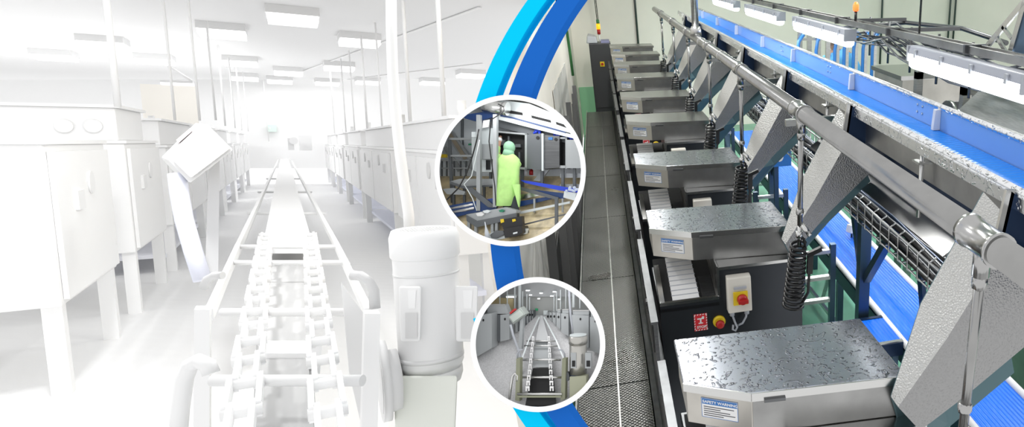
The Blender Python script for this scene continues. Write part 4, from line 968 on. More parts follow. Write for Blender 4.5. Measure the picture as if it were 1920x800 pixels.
t.part('edge', b1.slab(rect(1015.5, 250, 1018.5, 320), d=.094, th=.006), I_STL)
t.part('blue_tag', b1.slab(rect(1028, 257, 1036, 262), d=.0968, th=.001), BLUEL)
t.part('port', b1.slab([(1042 + 3 * math.cos(a), 261 + 3 * math.sin(a)) for a in [2 * PI * k / 12 for k in range(12)]], d=.0968, th=.001), BLACKM)
t = T1('machine_cabinet', 'cabinet with a dark open bay and grey door at the right of the upper picture', 'cabinet', 1068, 318, .10)
t.part('bay', b1.slab(rect(1049, 260, 1062, 312), d=.116, th=.006), BLACKM)
t.part('frame', b1.slab(rect(1049, 257, 1063, 260), rect(1060, 258, 1063, 316), rect(1049, 310, 1063, 315), d=.10, th=.02), I_ST)
t.part('door', b1.slab([(1063, 262), (1092, 262), (1092, 315), (1061, 315)], d=.095, th=.004), I_ST)
# crumpled blue plastic on top of the cabinets
for i, (x0, y0, x1, y1, m_, s) in enumerate(((997, 242, 1014, 252, I_BLU, 'left'), (1038, 250, 1051, 257, I_BLU, 'middle'), (1057, 253, 1076, 261, I_BLU, 'right'))):
    mb = MB(); random.seed(i)
    for k in range(9): mb.ball(b1.p(random.uniform(x0, x1), random.uniform(y0 + 1, y1 - 1), .105), 2.6 * S1, 6)
    solo('blue_glove_pile', mb, m_, 'crumpled blue plastic lying on the cabinets of the upper picture, %s one' % s, 'plastic', b1.p(x0, y1, .105), group='crumpled blue plastic')
# posts and control panel
t = T1('post_frame', 'square steel post frame left of the worker in the upper picture', 'frame', 925, 390, .06)
t.part('post', b1.slab(rect(893, 215, 900, 395), d=.066, th=.008), I_ST)
t.part('post', b1.slab(rect(924, 214, 931, 388), d=.058, th=.008), I_ST)
t.part('post', b1.slab(rect(917, 240, 921, 352), d=.10, th=.005), I_STD)
t.part('brace', b1.slab([(870, 352), (885, 352), (925, 384), (925, 389), (915, 388)], d=.064, th=.004), I_STD)
t = T1('switch_cabinet', 'grey control panel bolted between the posts of the upper picture', 'panel', 908, 320, .08)
t.part('case', b1.slab([(884, 258), (893, 258), (893, 322), (886, 318)], rect(900, 240, 924, 272), d=.085, th=.02), I_STL)
t.part('door', b1.slab(rect(898, 270, 925, 298), d=.078, th=.012), I_ST)
t.part('lower_case', b1.slab(rect(900, 298, 922, 322), d=.088, th=.01), I_STL)
t.part('camera_box', b1.slab(rect(884, 247, 894, 257), d=.07, th=.008), I_STL)
t.part('paper', b1.slab([(906, 226), (918, 224), (916, 238), (904, 240)], d=.076, th=.002), WHITEP)
t.part('black_dial', b1.slab(rect(911, 300, 919, 318), d=.086, th=.003), BLACK)
solo('black_cable', b1.tube([(898, 242), (894, 262), (886, 292), (876, 322), (860, 352), (838, 374)], 1.3, .05), BLACK, 'black cable hanging diagonally at the left of the upper picture', 'cable', b1.p(838, 374, .05))
solo('pale_air_hose', b1.tube([(899, 262), (893, 290), (884, 330), (870, 345), (878, 358), (886, 372), (894, 395)], .9, .048), I_STL, 'thin pale hose looping down the left posts of the upper picture', 'hose', b1.p(894, 395, .048))
# inclined conveyor and guard rail
t = T1('incline_conveyor', 'inclined slatted conveyor at the far left of the upper picture', 'conveyor', 870, 330, .13)
t.part('bed', b1.slab([(834, 250), (848, 246), (885, 300), (884, 318), (872, 308)], d=.132, th=.006), I_ST)
t.part('belt', b1.slab([(840, 253), (846, 250), (876, 296), (870, 300)], d=.130, th=.001), mat('tan_belt', (.32, .27, .20), .6))
t.part('lower_bed', b1.slab([(830, 276), (836, 274), (866, 318), (858, 322)], d=.136, th=.004), I_ST)
t = T1('guard_rail', 'dark tubular guard rail in front of the inclined conveyor', 'rail', 842, 395, .10)
t.part('post', b1.slab([(839, 258), (844, 258), (850, 380), (845, 380)], d=.10, th=.004), I_STD)
t.part('top_bar', b1.slab(rect(840, 258, 885, 262), d=.1, th=.004), I_ST); t.part('mid_bar', b1.slab(rect(844, 290, 885, 293.5), d=.1, th=.004), I_ST)
t = T1('rack_table', 'small grey rack standing on the tan floor at the far left', 'table', 845, 335, .125)
for x in (827, 836, 850, 862, 872): t.part('leg', b1.slab(rect(x, 300, x + 2, 330), d=.127, th=.003), I_STD)
t.part('shelf', b1.slab(rect(826, 299, 880, 301.5), rect(828, 314, 878, 316), d=.124, th=.004), I_ST)
solo('yellow_crate', b1.slab(rect(826, 289, 836, 295), d=.12, th=.006), YEL, 'small yellow crate at the left edge of the upper picture', 'crate', b1.p(831, 295, .12))
# wall joints, sign
struct('trim_picture', b1.slab(rect(867, 222, 868.5, 296), rect(864, 222, 865, 260), d=DB - .003, th=.002), I_STD)
solo('green_sign', b1.slab(rect(878, 269, 883, 272), d=DB - .004, th=.002), mat('sign_green', (.05, .45, .2), .5), 'tiny green sign on the wall of the upper picture', 'sign', b1.p(880, 272, DB - .004))
# step platforms
t = T1('step_platform', 'two-level grey step platform on the left of the upper picture', 'platform', 880, 365, .085)
t.part('tread', b1.cub([(846, 341), (872, 350), (926, 346), (926, 351)][:4], [(852, 338), (872, 336), (926, 334), (926, 338)], .07, .10) if False else b1.slab([(843, 340), (862, 335), (926, 335), (926, 346), (868, 349)], d=.088, th=.01), I_ST)
t.part('tread', b1.slab([(830, 354), (850, 352), (872, 359), (870, 365), (838, 364)], d=.08, th=.008), I_ST)
t.part('front_edge', b1.slab([(843, 340), (868, 349), (926, 346), (926, 349), (866, 353), (843, 344)], d=.083, th=.004), I_STD)
for x in (848, 868, 905): t.part('leg', b1.slab(rect(x, 346, x + 4, 385), d=.09, th=.004), I_STD)
# blue rollers bottom left
t = T1('roller_conveyor', 'low blue roller conveyor at the bottom left of the upper picture', 'conveyor', 880, 400, .065)
t.part('bed', b1.slab([(838, 386), (880, 378), (935, 372), (930, 392), (880, 400), (850, 408)], d=.068, th=.006), I_BLUD)
t.part('roller', MB().cyl(b1.p(842, 391, .07), b1.p(888, 383, .07), 3.2 * S1, 12).cyl(b1.p(846, 398, .068), b1.p(890, 390, .068), 3.2 * S1, 12), STEELB)
t.part('blue_edge', b1.slab([(880, 379), (934, 370), (934, 374), (882, 384)], d=.070, th=.004), I_BLU)
# conveyors at the right
t = T1('blue_conveyor', 'blue belt conveyor crossing the right half of the upper picture', 'conveyor', 1050, 375, .075)
t.part('belt', b1.slab([(975, 337), (990, 339), (1082, 354), (1082, 361), (1050, 357), (985, 343)], d=.086, th=.01), I_BLU)
t.part('lower_belt', b1.slab([(975, 352), (1057, 362), (1058, 372), (1040, 372)], d=.09, th=.008), I_BLUD)
t.part('side_frame', b1.slab([(975, 350), (1000, 356), (1047, 370), (1045, 375), (995, 362), (975, 356)], d=.082, th=.006), I_STD)
t.part('head_plate', b1.slab([(1058, 358), (1080, 362), (1078, 376), (1056, 370)], d=.072, th=.012), I_STL)
t.part('leg', b1.slab(rect(1040, 372, 1045, 424), d=.052, th=.006), I_STD)
for x in (1000, 1053): t.part('leg', b1.slab(rect(x, 372, x + 3, 398), d=.08, th=.004), I_ST)
mb = MB(); random.seed(3)
for k in range(14): mb.ball(b1.p(random.uniform(1062, 1085), random.uniform(351, 359), .07), 2.8 * S1, 6)
solo('clear_film', mb, mat('clear_film', (.55, .62, .80), .2), 'crumpled clear film on the end of the blue conveyor', 'film', b1.p(1074, 360, .07))
t = T1('low_conveyor_rails', 'low dark blue conveyor and steel rails right of the worker', 'conveyor', 1010, 400, .09)
t.part('belt', b1.slab([(975, 377), (1030, 368), (1033, 373), (975, 387)], d=.088, th=.006), I_BLUD)
t.part('steel_cover', b1.slab([(972, 366), (1000, 360), (1018, 365), (975, 374)], d=.094, th=.006), STEELB)
t.part('rail', b1.slab([(975, 396), (1068, 377), (1068, 381), (975, 401)], d=.074, th=.004), I_STL)
t.part('thin_rail', b1.slab([(975, 421), (1078, 396), (1078, 398), (975, 424)], d=.054, th=.004), I_STD)
t = T1('support_posts', 'row of dark support posts under the cabinets of the upper picture', 'frame', 1020, 345, .105)
for x in (976, 1013, 1052, 1074): t.part('post', b1.slab(rect(x, 314, x + 5, 350), d=.106, th=.005), I_STD)
t.part('shelf', b1.slab([(1000, 338), (1015, 320), (1030, 317), (1012, 340)], rect(1050, 325, 1090, 333), rect(1050, 345, 1090, 351), d=.112, th=.006), I_ST)
for i, (x, m_, s) in enumerate(((971, WHITEP, 'white jug left of the red tin'), (981, WHITEP, 'white jug next to the red tin'), (992, RED, 'red and yellow tin'))):
    solo('jug', MB().cyl(b1.p(x + 4, 328, .12), b1.p(x + 4, 318, .12), 4 * S1, 12).cyl(b1.p(x + 4, 318, .12), b1.p(x + 4, 316, .12), 2 * S1, 8), m_, s + ' under the open cabinet', 'jug', b1.p(x + 4, 328, .12))
# work table
t = T1('work_table', 'low steel work table with tools, in front of the worker', 'table', 920, 440, .03)
t.part('tabletop', b1.slab([(874, 402), (948, 388), (968, 394), (968, 399), (893, 414)], d=.045, th=.02), I_ST)
t.part('apron', b1.slab([(874, 403), (893, 414), (968, 399), (968, 409), (893, 426), (875, 414)], d=.042, th=.004), I_STD)
for (x, y1) in ((876, 428), (889, 440), (920, 438), (928, 436)): t.part('leg', b1.slab(rect(x, 408, x + 5, y1), d=.046, th=.006), I_ST)
t.part('lower_shelf', b1.slab([(900, 446), (925, 434), (988, 428), (985, 438), (940, 448), (915, 452)], d=.036, th=.01), I_STL)
for (x, y, w, h, m_, s) in ((892, 400, 16, 5, WHITEP, 'white rag'), (905, 395, 14, 4, I_STL, 'grey tool'), (935, 394, 10, 3.5, mat('tool_green', (.02, .22, .12), .5), 'green screwdriver')):
    solo('hand_tool', b1.slab([(x, y), (x + w * .6, y - h * .5), (x + w, y + h * .2), (x + w * .7, y + h), (x + w * .2, y + h)], d=.040, th=.008), m_, s + ' lying on the work table', 'tool', b1.p(x, y + h, .04))
solo('nozzle_cone', MB().cyl(b1.p(0, 0, 0), b1.p(0, 1, 0), 1).__class__().lathe((0, 0, 0), [(4.5 * S1, 0), (3.8 * S1, 8 * S1), (1.4 * S1, 20 * S1), (.7 * S1, 30 * S1)], 16).xf(Matrix.Translation(b1.p(914, 443, .028))), mat('milky_cone', (.66, .70, .76), .3), 'milky cone-shaped bottle standing before the work table', 'bottle', b1.p(914, 443, .028))
solo('tool_bag', b1.slab([(918, 440), (928, 432), (944, 432), (946, 440), (930, 447), (920, 446)], d=.030, th=.012), I_STD, 'dark bag of small tools left of the black toolbox', 'bag', b1.p(930, 447, .03), bevel=.002)
t = T1('toolbox', 'open black toolbox with yellow latches in front of the worker', 'toolbox', 960, 445, .02)
t.part('body', b1.slab([(944, 428), (978, 423), (980, 436), (970, 442), (946, 446)], d=.022, th=.03), BLACK, bevel=.001)
lid = t.part('lid', b1.slab([(938, 412), (970, 406), (979, 405), (980, 424), (944, 430)], d=.032, th=.01), BLACK)
t.part('latch', b1.slab([(938, 411), (944, 410), (945, 416), (939, 418)], d=.0305, th=.0015), YEL, lid); t.part('latch', b1.slab([(960, 411), (966, 410), (967, 414), (961, 416)], d=.0305, th=.0015), YEL, lid)
t.part('badge', b1.slab([(962, 436), (970, 434), (970, 437), (962, 439)], d=.021, th=.001), I_STL)

# the worker, seen from behind with both arms raised
t = T1('person', 'person in a lime green gown and mint hood, back turned, reaching into the cabinet', 'person', 958, 412, .07)
def J(x, y, d, r): return (b1.p(x, y, d), r * S1)
jt = {'pelvis': J(955, 350, .070, 12), 'spine': J(954, 325, .070, 12), 'chest': J(953, 304, .071, 13), 'neck': J(953, 289, .073, 5.5), 'head': J(954, 277, .074, 8.5), 'crown': J(955, 270, .074, 7),
      'lsh': J(939, 299, .074, 6.5), 'lel': J(932, 284, .086, 4.6), 'lwr': J(937, 266, .098, 3.4), 'lpa': J(938, 260, .101, 3.0),
      'rsh': J(967, 301, .075, 6.5), 'rel': J(968, 312, .092, 4.6), 'rwr': J(958, 308, .107, 3.4), 'rpa': J(954, 306, .110, 3.0),
      'lhip': J(949, 362, .070, 8), 'lkn': J(951, 388, .071, 6.5), 'lan': J(954, 412, .072, 4.5), 'lto': J(953, 415, .064, 3.6),
      'rhip': J(962, 362, .070, 8), 'rkn': J(965, 388, .071, 6.5), 'ran': J(968, 412, .072, 4.5), 'rto': J(969, 415, .064, 3.6)}
bn = [('pelvis', 'spine'), ('spine', 'chest'), ('chest', 'neck'), ('neck', 'head'), ('head', 'crown'), ('chest', 'lsh'), ('lsh', 'lel'), ('lel', 'lwr'), ('lwr', 'lpa'), ('chest', 'rsh'), ('rsh', 'rel'), ('rel', 'rwr'), ('rwr', 'rpa'), ('pelvis', 'lhip'), ('lhip', 'lkn'), ('lkn', 'lan'), ('lan', 'lto'), ('pelvis', 'rhip'), ('rhip', 'rkn'), ('rkn', 'ran'), ('ran', 'rto')]
for sd, (hx, hy, hd), sx in (('l', (938, 260, .101), 1), ('r', (954, 306, .110), -1)):
    for k, (dx, dy, ln) in enumerate(((-2.4, -3, 4.2), (-.8, -4.2, 5), (.8, -4.2, 5.2), (2.2, -3.4, 4.4))):
        jt['%sf%d' % (sd, k)] = J(hx + dx, hy + dy * .8, hd + .002, .75); jt['%st%d' % (sd, k)] = J(hx + dx * 1.15, hy + dy * 1.4, hd + .006, .6)
        bn += [(sd + 'pa', '%sf%d' % (sd, k)), ('%sf%d' % (sd, k), '%st%d' % (sd, k))]
    jt[sd + 'th'] = J(hx + 3.2 * sx, hy + .4, hd + .001, .8); bn.append((sd + 'pa', sd + 'th'))
body = skin_body('body', jt, bn, SKIN, t.o)
def rings(rows, m, name, n=24, parent=None):   # garment lofted through elliptical sections (x, y, half-width, half-depth, depth)
    mb = MB(); vs = []
    for (x, y, w, h, d) in rows:
        for k in range(n):
            a = 2 * PI * k / n; rip = 1 + .03 * math.sin(a * 7 + y * .3)
            vs.append(b1.p(x + w * rip * math.cos(a), y, d) + RW @ Vector((0, 0, h * S1 * rip * math.sin(a))))
    fs = [(i * n + k, i * n + (k + 1) % n, (i + 1) * n + (k + 1) % n, (i + 1) * n + k) for i in range(len(rows) - 1) for k in range(n)]
    mb.add(vs, fs, True); return t.part(name, mb, m, parent)
rings([(953, 287, 8, 8, .073), (953, 292, 15, 11, .073), (953, 299, 21, 13, .073), (954, 312, 20.5, 14, .072), (953, 328, 19.5, 14, .071), (952, 345, 20.5, 14.5, .071), (950, 362, 20, 16.5, .069), (947, 378, 17, 15.5, .068), (945, 386, 15.5, 14, .068)], GOWN, 'gown')
t.part('gown_sleeve', MB().tube([b1.p(941, 300, .074), b1.p(933, 292, .080), b1.p(932, 283, .086), b1.p(934, 276, .091)], [7.5 * S1, 6.6 * S1, 6 * S1, 5 * S1], 16), GOWN)
t.part('gown_sleeve', MB().tube([b1.p(966, 301, .075), b1.p(971, 308, .083), b1.p(968, 312, .092), b1.p(963, 310, .099)], [7.5 * S1, 6.8 * S1, 6 * S1, 5 * S1], 16), GOWN)
t.part('gown_tail', b1.slab([(960, 345), (973, 345), (974, 370), (972, 388), (966, 366)], d=.056, th=.006), GOWN)
hd = MB().ball(b1.p(955, 276, .074), 11 * S1, 12, (1, 1.0, 1.15)); t.part('hood', hd, HOODG)
t.part('hood_skirt', MB().tube([b1.p(954, 281, .074), b1.p(953, 292, .073)], [9.5 * S1, 11.5 * S1], 18), HOODG)
rt = MB()
for a, k_, c in (('lhip', 'lkn', 'lan'), ('rhip', 'rkn', 'ran')): rt.tube([jt[a][0], (jt[a][0] + jt[k_][0]) / 2, jt[k_][0], jt[c][0] + Vector((0, 0, .003))], [8.5 * S1, 8.5 * S1, 8 * S1, 6.8 * S1], 14)
rt.tube([b1.p(955, 352, .070), b1.p(955, 364, .070)], [11 * S1, 12 * S1], 16)
t.part('trousers', rt, TROU)
t.part('boot', MB().ball(b1.p(954, 415, .067), 5.5 * S1, 8, (1, 1.5, .7)), BLACK); t.part('boot', MB().ball(b1.p(969, 415, .067), 5.5 * S1, 8, (1, 1.5, .7)), BLACK)
t.part('glove', MB().ball(b1.p(937.5, 262, .0995), 4.3 * S1, 8, (1, 1, 1.3)), WHITEP)

# ------------------------------------------------------------------ lower round picture: the chain conveyor hall in colour
C2 = (1008.5, 645.6); R2o, R2i = 126.5, 116.5
ring(*C2, R2o, R2i, .16, 'lower white round frame holding the picture of a long conveyor hall', None)
b2 = Box(C2, 117.5)
def m2(x, y): return (1015 + .272 * (x - 532), 590 + .272 * (y - 283))
def T2(name, label, cat, x, y, d, group=None): return Thing(name, label, cat, b2.p(x, y, d), group=group)
V = (1015, 588)
K_CEIL = mat('picture_ceiling', (.40, .41, .42), .6); K_WALL = mat('picture_wall', (.42, .43, .42), .6); K_CREAM = mat('picture_cream', (.62, .52, .30), .6); K_FLOOR = mat('picture_tread', (.60, .60, .61), .4, .1, bump=cloudy(420, .9, 1.1))
struct('ceiling_lower', b2.slab([(870, 520), (1140, 520), (1140, 560), (1070, 556), (960, 556), (880, 585)], d=.148, th=.006), K_CEIL, label='grey ceiling of the lower picture')
struct('wall_lower', disc(*C2, 117.5, 540, 640, RD + .156), K_WALL, label='grey end wall of the lower picture')
bot = [(C2[0] + 117.5 * math.cos(a), C2[1] + 117.5 * math.sin(a)) for a in [math.radians(-28 + 236 * k / 60) for k in range(61)]]
def fd2(y): return RD + .152 - max(0, min(1, (y - 590) / 172)) ** .6 * .13
bot = [(x, max(y, 590.5)) for x, y in bot]
mb = MB(); rows = 24; ys_ = [591 + (761.5 - 591) * k / rows for k in range(rows + 1)]; vs = []
for y in ys_:
    h = math.sqrt(max(1, 117.5 ** 2 - (y - C2[1]) ** 2))
    vs += [wd(C2[0] - h, y, fd2(y)), wd(C2[0] + h, y, fd2(y)), wd(C2[0] + h, y, fd2(y) + .004), wd(C2[0] - h, y, fd2(y) + .004)]
fs = []
for k in range(rows):
    a = k * 4; c = a + 4; fs += [(a, a + 1, c + 1, c), (a + 3, c + 3, c + 2, a + 2), (a, c, c + 3, a + 3), (a + 1, a + 2, c + 2, c + 1)]
struct('floor_lower', mb.add(vs, fs), K_FLOOR, label='grey tread floor of the lower picture')
solo('cream_panel', b2.slab([(915, 556), (962, 560), (962, 590), (915, 600)], d=.140, th=.004), K_CREAM, 'cream wall panel at the upper left of the lower picture', 'panel', b2.p(940, 595, .14))
for x, y, w, s in ((989, 543.5, 3.2, 'nearest left'), (1014, 548.5, 2.6, 'middle'), (1039, 546, 2.8, 'right'), (994, 552, 2.2, 'second left'), (1034, 554, 2.4, 'second right'), (1048, 560, 2.2, 'third right'), (1009.5, 559, 1.8, 'far middle')):
    t = T2('ceiling_lamp', 'small lit ceiling lamp in the lower picture, %s one' % s, 'lamp', x, y, .14, group='ceiling lamps of the lower picture')
    t.part('lens', b2.slab(rect(x - w, y, x + w, y + 1.8), d=.140, th=.004), mat('picture_lamp', (1, 1, 1), .4, emit=(1, 1, 1), es=1.4)); t.part('housing', b2.slab(rect(x - w, y - 1.2, x + w, y), d=.140, th=.006), I_STL)
t = T2('batten_lamp', 'bright batten lamp before the cream panel of the lower picture', 'lamp', 957, 558, .13)
t.part('lens', b2.slab(rect(949, 555, 966, 558), d=.130, th=.004), MATS['picture_lamp']); t.part('housing', b2.slab(rect(949, 552.5, 966, 555), d=.130, th=.006), I_STL)
for i, (x, y0, y1, w) in enumerate(((936, 528, 575, 1.2), (950, 533, 580, 1.0), (964, 535, 580, 2.0), (972, 530, 585, 4.2), (979, 546, 583, 1), (987, 551, 586, 1), (992, 557, 586, 1), (1038, 552, 586, 1), (1043, 546, 584, 1.2), (1050, 543, 583, 1.4), (1060, 538, 580, 1.4), (1073, 535, 576, 4), (1086, 535, 578, 2.0))):
    solo('hanging_rod', b2.slab(rect(x, y0, x + w, y1), d=.125 + .002 * (i % 3), th=.003), I_STL, 'thin hanging rod in the lower picture, counted from the left ' + ['first', 'second', 'third', 'fourth, the wide duct', 'fifth', 'sixth', 'seventh', 'eighth', 'ninth', 'tenth', 'eleventh', 'twelfth, wide', 'last'][i], 'rod', b2.p(x, y1, .125), group='hanging rods of the lower picture')
solo('curved_hose', b2.tube([(1067, 535), (1068, 560), (1070, 590), (1073, 612), (1074, 626)], 2.2, .075), GREYP, 'grey hose curving down to the motor in the lower picture', 'hose', b2.p(1074, 626, .075))
def cab2(label, f, sidep, d0, d1, mt=None, cap=None):
    t = T2('hall_cabinet', label, 'cabinet', sum(p[0] for p in f) / 4, max(p[1] for p in f), d0, group='steel cabinets of the lower picture')
    t.part('front', b2.slab(f, d=d0, th=d1 - d0), mt or I_ST)
    if sidep: t.part('side', b2.slab(sidep, d=d0 + .002, th=.012), I_STD)
    if cap: t.part('top_box', b2.slab(cap, d=d0 + .003, th=.014), I_ST); t.part('top_edge', b2.slab(line(cap[0], cap[1], 1.4), d=d0 + .001, th=.003), STEELB)
    x, y = f[0][0] + (f[1][0] - f[0][0]) * .5, f[0][1] + 8
    t.part('port', b2.slab([(x + 1.6 * math.cos(a), y + 2.4 * math.sin(a)) for a in [2 * PI * k / 10 for k in range(10)]], d=d0 - .001, th=.001), BLACKM)
    return t
cab2('big steel cabinet at the left edge of the lower picture', [(890, 592), (922, 587), (922, 652), (888, 672)], None, .058, .085)
cab2('steel cabinet with top box behind the tilted box of the lower picture', [(938, 590), (955, 588), (955, 636), (938, 640)], [(922, 588), (938, 590), (938, 640), (922, 636)], .078, .10, cap=[(914, 571), (948, 571), (954, 588), (914, 588)])
for i, (x, w, y0, y1) in enumerate(((966, 7, 586, 622), (974, 6, 584, 616), (981, 5, 583, 611), (987, 4.4, 582, 606), (992, 4, 582, 602), (996.5, 3.5, 582, 598))):
    cab2('small steel cabinet of the left row in the lower picture, %s from the tilted box' % ['first', 'second', 'third', 'fourth', 'fifth', 'last'][i], rect(x, y0, x + w * .62, y1), rect(x + w * .62, y0, x + w, y1 - 2), .10 + .006 * i, .115 + .006 * i)
for i, (x0, x1, y0, y1) in enumerate(((1106, 1126, 594, 660), (1072, 1104, 590, 648), (1052, 1066, 587, 626), (1043, 1051, 586, 614), (1036, 1042, 585, 606), (1030, 1035, 585, 600), (1025, 1029, 585, 596))):
    cab2('steel cabinet of the right row in the lower picture, %s' % ['cut by the frame edge', 'big one beside the motor', 'third with blue label', 'fourth', 'fifth', 'sixth', 'farthest'][i], [(x0, y0), (x1, y0 + 1), (x1, y1 + 4), (x0, y1 - 4)], [(x0 + (x1 - x0) * .68, y0), (x1, y0 + 1), (x1, y1 + 3), (x0 + (x1 - x0) * .68, y1)] if i else None, .062 + .012 * i, .084 + .012 * i, cap=[(x0 + 2, y0 - 9 + i), (x1, y0 - 9 + i), (x1, y0), (x0 + 2, y0)] if i < 4 else None)
t = T2('blue_floor_belt', 'blue belt showing low under the left cabinets of the lower picture', 'belt', 910, 690, .10)
t.part('belt', b2.slab([(893, 668), (938, 646), (965, 622), (965, 630), (940, 652), (905, 684)], d=.112, th=.004), I_BLU)
t.part('leg', b2.slab(rect(910, 660, 915, 694), d=.1, th=.004), I_ST); t.part('leg', b2.slab(rect(932, 640, 936, 665), d=.1, th=.004), I_ST); t.part('leg', b2.slab(rect(948, 632, 951, 650), d=.1, th=.004), I_ST)
t = T2('blue_floor_belt', 'blue belt showing low under the right cabinets of the lower picture', 'belt', 1066, 650, .11)
t.part('belt', b2.slab([(1046, 614), (1064, 630), (1072, 650), (1066, 646), (1050, 626)], [(1112, 680), (1122, 676), (1120, 700), (1110, 704)], d=.118, th=.004), I_BLU)
for (x, y0, y1) in ((1055, 622, 642), (1063, 630, 648)): t.part('leg', b2.slab(rect(x, y0, x + 2.5, y1), d=.11, th=.004), I_STD)
# exit sign and far pieces
solo('exit_sign', b2.slab(rect(1003, 578, 1008, 582), d=.150, th=.002), mat('sign_green', (.05, .45, .2), .5), 'tiny green sign on the end wall of the lower picture', 'sign', b2.p(1005, 582, .15))
solo('white_chest', b2.slab(rect(1019, 582, 1027, 590), d=.146, th=.006), I_STL, 'pale chest at the far end of the lower picture', 'chest', b2.p(1023, 590, .146))
# conveyor
t = T2('chain_conveyor', 'steel chain conveyor with white chains in the lower picture', 'conveyor', 1010, 750, .03)
def P2(x, y): return m2(x, y)
dz = lambda y: fd2(y) - RD - .006
def sl2(poly, off=.0, th=.003):                 # a sheet that follows the slope of the conveyor towards the viewer
    q = clipc(poly, C2, 116.5)
    return MB().loft([b2.p(x, y, max(.012, dz(y) - .012 - off)) for x, y in q], [b2.p(x, y, max(.012, dz(y) - .012 - off) + th) for x, y in q]) if len(q) > 2 else MB()
t.part('belt', sl2([(1013.5, 591), (1017, 591), (1030, 639), (1004, 639)]), mat('picture_belt', (.62, .63, .64), .3, .2))
t.part('trough', sl2([(1004, 640), (1030, 640), (1036, 688), (998, 688)], -.004), I_ST)
t.part('pit', sl2([(999, 690), (1036, 690), (1044, 763), (984, 763)], -.006), BLACKM)
for a, b in (((1011, 594), (991, 638)), ((991, 638), (972, 690)), ((1020, 594), (1043, 638)), ((1043, 638), (1057, 672))): t.part('side_rail', sl2(line(a, b, 2.6), .004), I_STL)
for y, x0, x1 in ((639, 988, 1042), (648, 983, 1046), (674, 978, 1052), (707, 975, 1056), (738, 970, 1054)):
    t.part('cross_bar', MB().cyl(b2.p(x0, y, dz(y) - .014), b2.p(x1, y, dz(y) - .014), (1.7 if y < 650 else 2.4) * S1, 10), STEELB)
t.part('lower_plate', sl2(rect(970, 741, 1052, 745), .003), mat('olive_steel', (.25, .26, .18), .5))
for xa, xb in ((999.5, 988), (1029, 1035)):
    ch = MB(); n = 10
    for k in range(n):
        y0 = 630 + (734 - 630) * (k / n); y1 = 630 + (734 - 630) * ((k + .86) / n); fa = (y0 - 630) / 104; x0 = xa + (xb - xa) * fa; w = 2.2 + 2.2 * fa
        for sg in (-1, 1):
            xx = x0 + sg * w * .6
            q = sl2([(xx - w * .3, y0), (xx + w * .3, y0), (xx + w * .3, y1), (xx - w * .3, y1)], .007, .003); ch.add(q.v, q.f)
        q = sl2([(x0 - w * .9, y0), (x0 + w * .9, y0), (x0 + w * .9, y0 + w * .9), (x0 - w * .9, y0 + w * .9)], .0075, .003); ch.add(q.v, q.f)
    t.part('chain', ch, WHITEP)
t.part('end_plate', b2.slab([(1054, 672), (1061, 672), (1059, 748), (1051, 750)], d=.0145, th=.012), mat('olive_steel', (.25, .26, .18), .5))
t.part('end_plate', b2.slab([(968, 672), (975, 672), (974, 752), (966, 750)], d=.0145, th=.012), mat('olive_steel', (.25, .26, .18), .5))
t.part('loop_pipe', b2.tube([(955, 748), (958, 720), (961, 704), (966, 699), (971, 704), (970, 714)], 2.6, .0165), STEELB)
t.part('hook', b2.tube([(1046, 655), (1053, 656), (1058, 662), (1059, 672)], 1.6, .03), GREYP)
t.part('hook', b2.tube([(980, 655), (974, 656), (970, 662), (970, 672)], 1.6, .03), GREYP)
# control box
t = T2('control_box', 'tilted grey-green control box on a post in the lower picture', 'control box', 977, 655, .06)
q = [(975, 576), (985, 589), (962, 608), (952, 594)]
bx = t.part('case', b2.slab(q, d=.056, th=.02), mat('sage_box', (.33, .36, .34), .45), bevel=.0008)
t.part('cover', b2.slab([(974, 581), (981, 590), (962, 604), (955, 594)], d=.053, th=.003), mat('sage_cover', (.42, .46, .43), .45), bx)
t.part('red_strip', b2.slab([(955, 586), (963, 579), (965, 582), (957, 589)], d=.058, th=.01), RED, bx)
t.part('post', b2.slab([(975, 600), (981, 594), (978, 655), (972, 655)], d=.066, th=.008), I_ST)
t.part('cable', b2.tube([(957, 608), (962, 628), (970, 650), (976, 672), (978, 700)], 2.2, .05), GREYP)
# motor
t = T2('gear_motor', 'steel cylindrical motor on an olive gearbox in the lower picture', 'motor', 1085, 745, .04)
axis = (b2.p(1084, 628, .034) - b2.p(1084, 700, .034)).normalized(); c0_ = b2.p(1084, 700, .034)
def mcyl(y0, y1, r): return MB().cyl(b2.p(1084, y0, .034), b2.p(1084, y1, .034), r * S1, 28)
t.part('barrel', mcyl(700, 642, 16), mat('motor_steel', (.50, .49, .46), .25, .8))
cap = t.part('fan_cowl', mcyl(643, 629, 17.5), mat('motor_steel', (.50, .49, .46)))
t.part('grille', mcyl(629, 626.5, 15.5), I_STL, cap)
t.part('base_flange', mcyl(706, 700, 15), I_BLUD)
for x0, x1 in ((1070, 1080), (1097, 1108)):
    tb = t.part('terminal_box', b2.slab(rect(x0, 661, x1, 690), d=.0165, th=.008), I_ST); t.part('window', b2.slab(rect(x0 + 2.5, 676, x1 - 2, 687), d=.0152, th=.0012), BLACKM, tb)
t.part('gearbox', b2.slab([(1068, 706), (1099, 704), (1099, 730), (1085, 745), (1068, 750)], d=.016, th=.014), mat('olive_box', (.36, .37, .27), .5))
t.part('coupling', b2.slab([(1063 + 4 * math.cos(a), 706 + 9 * math.sin(a)) for a in [2 * PI * k / 14 for k in range(14)]], d=.02, th=.008), I_STD)

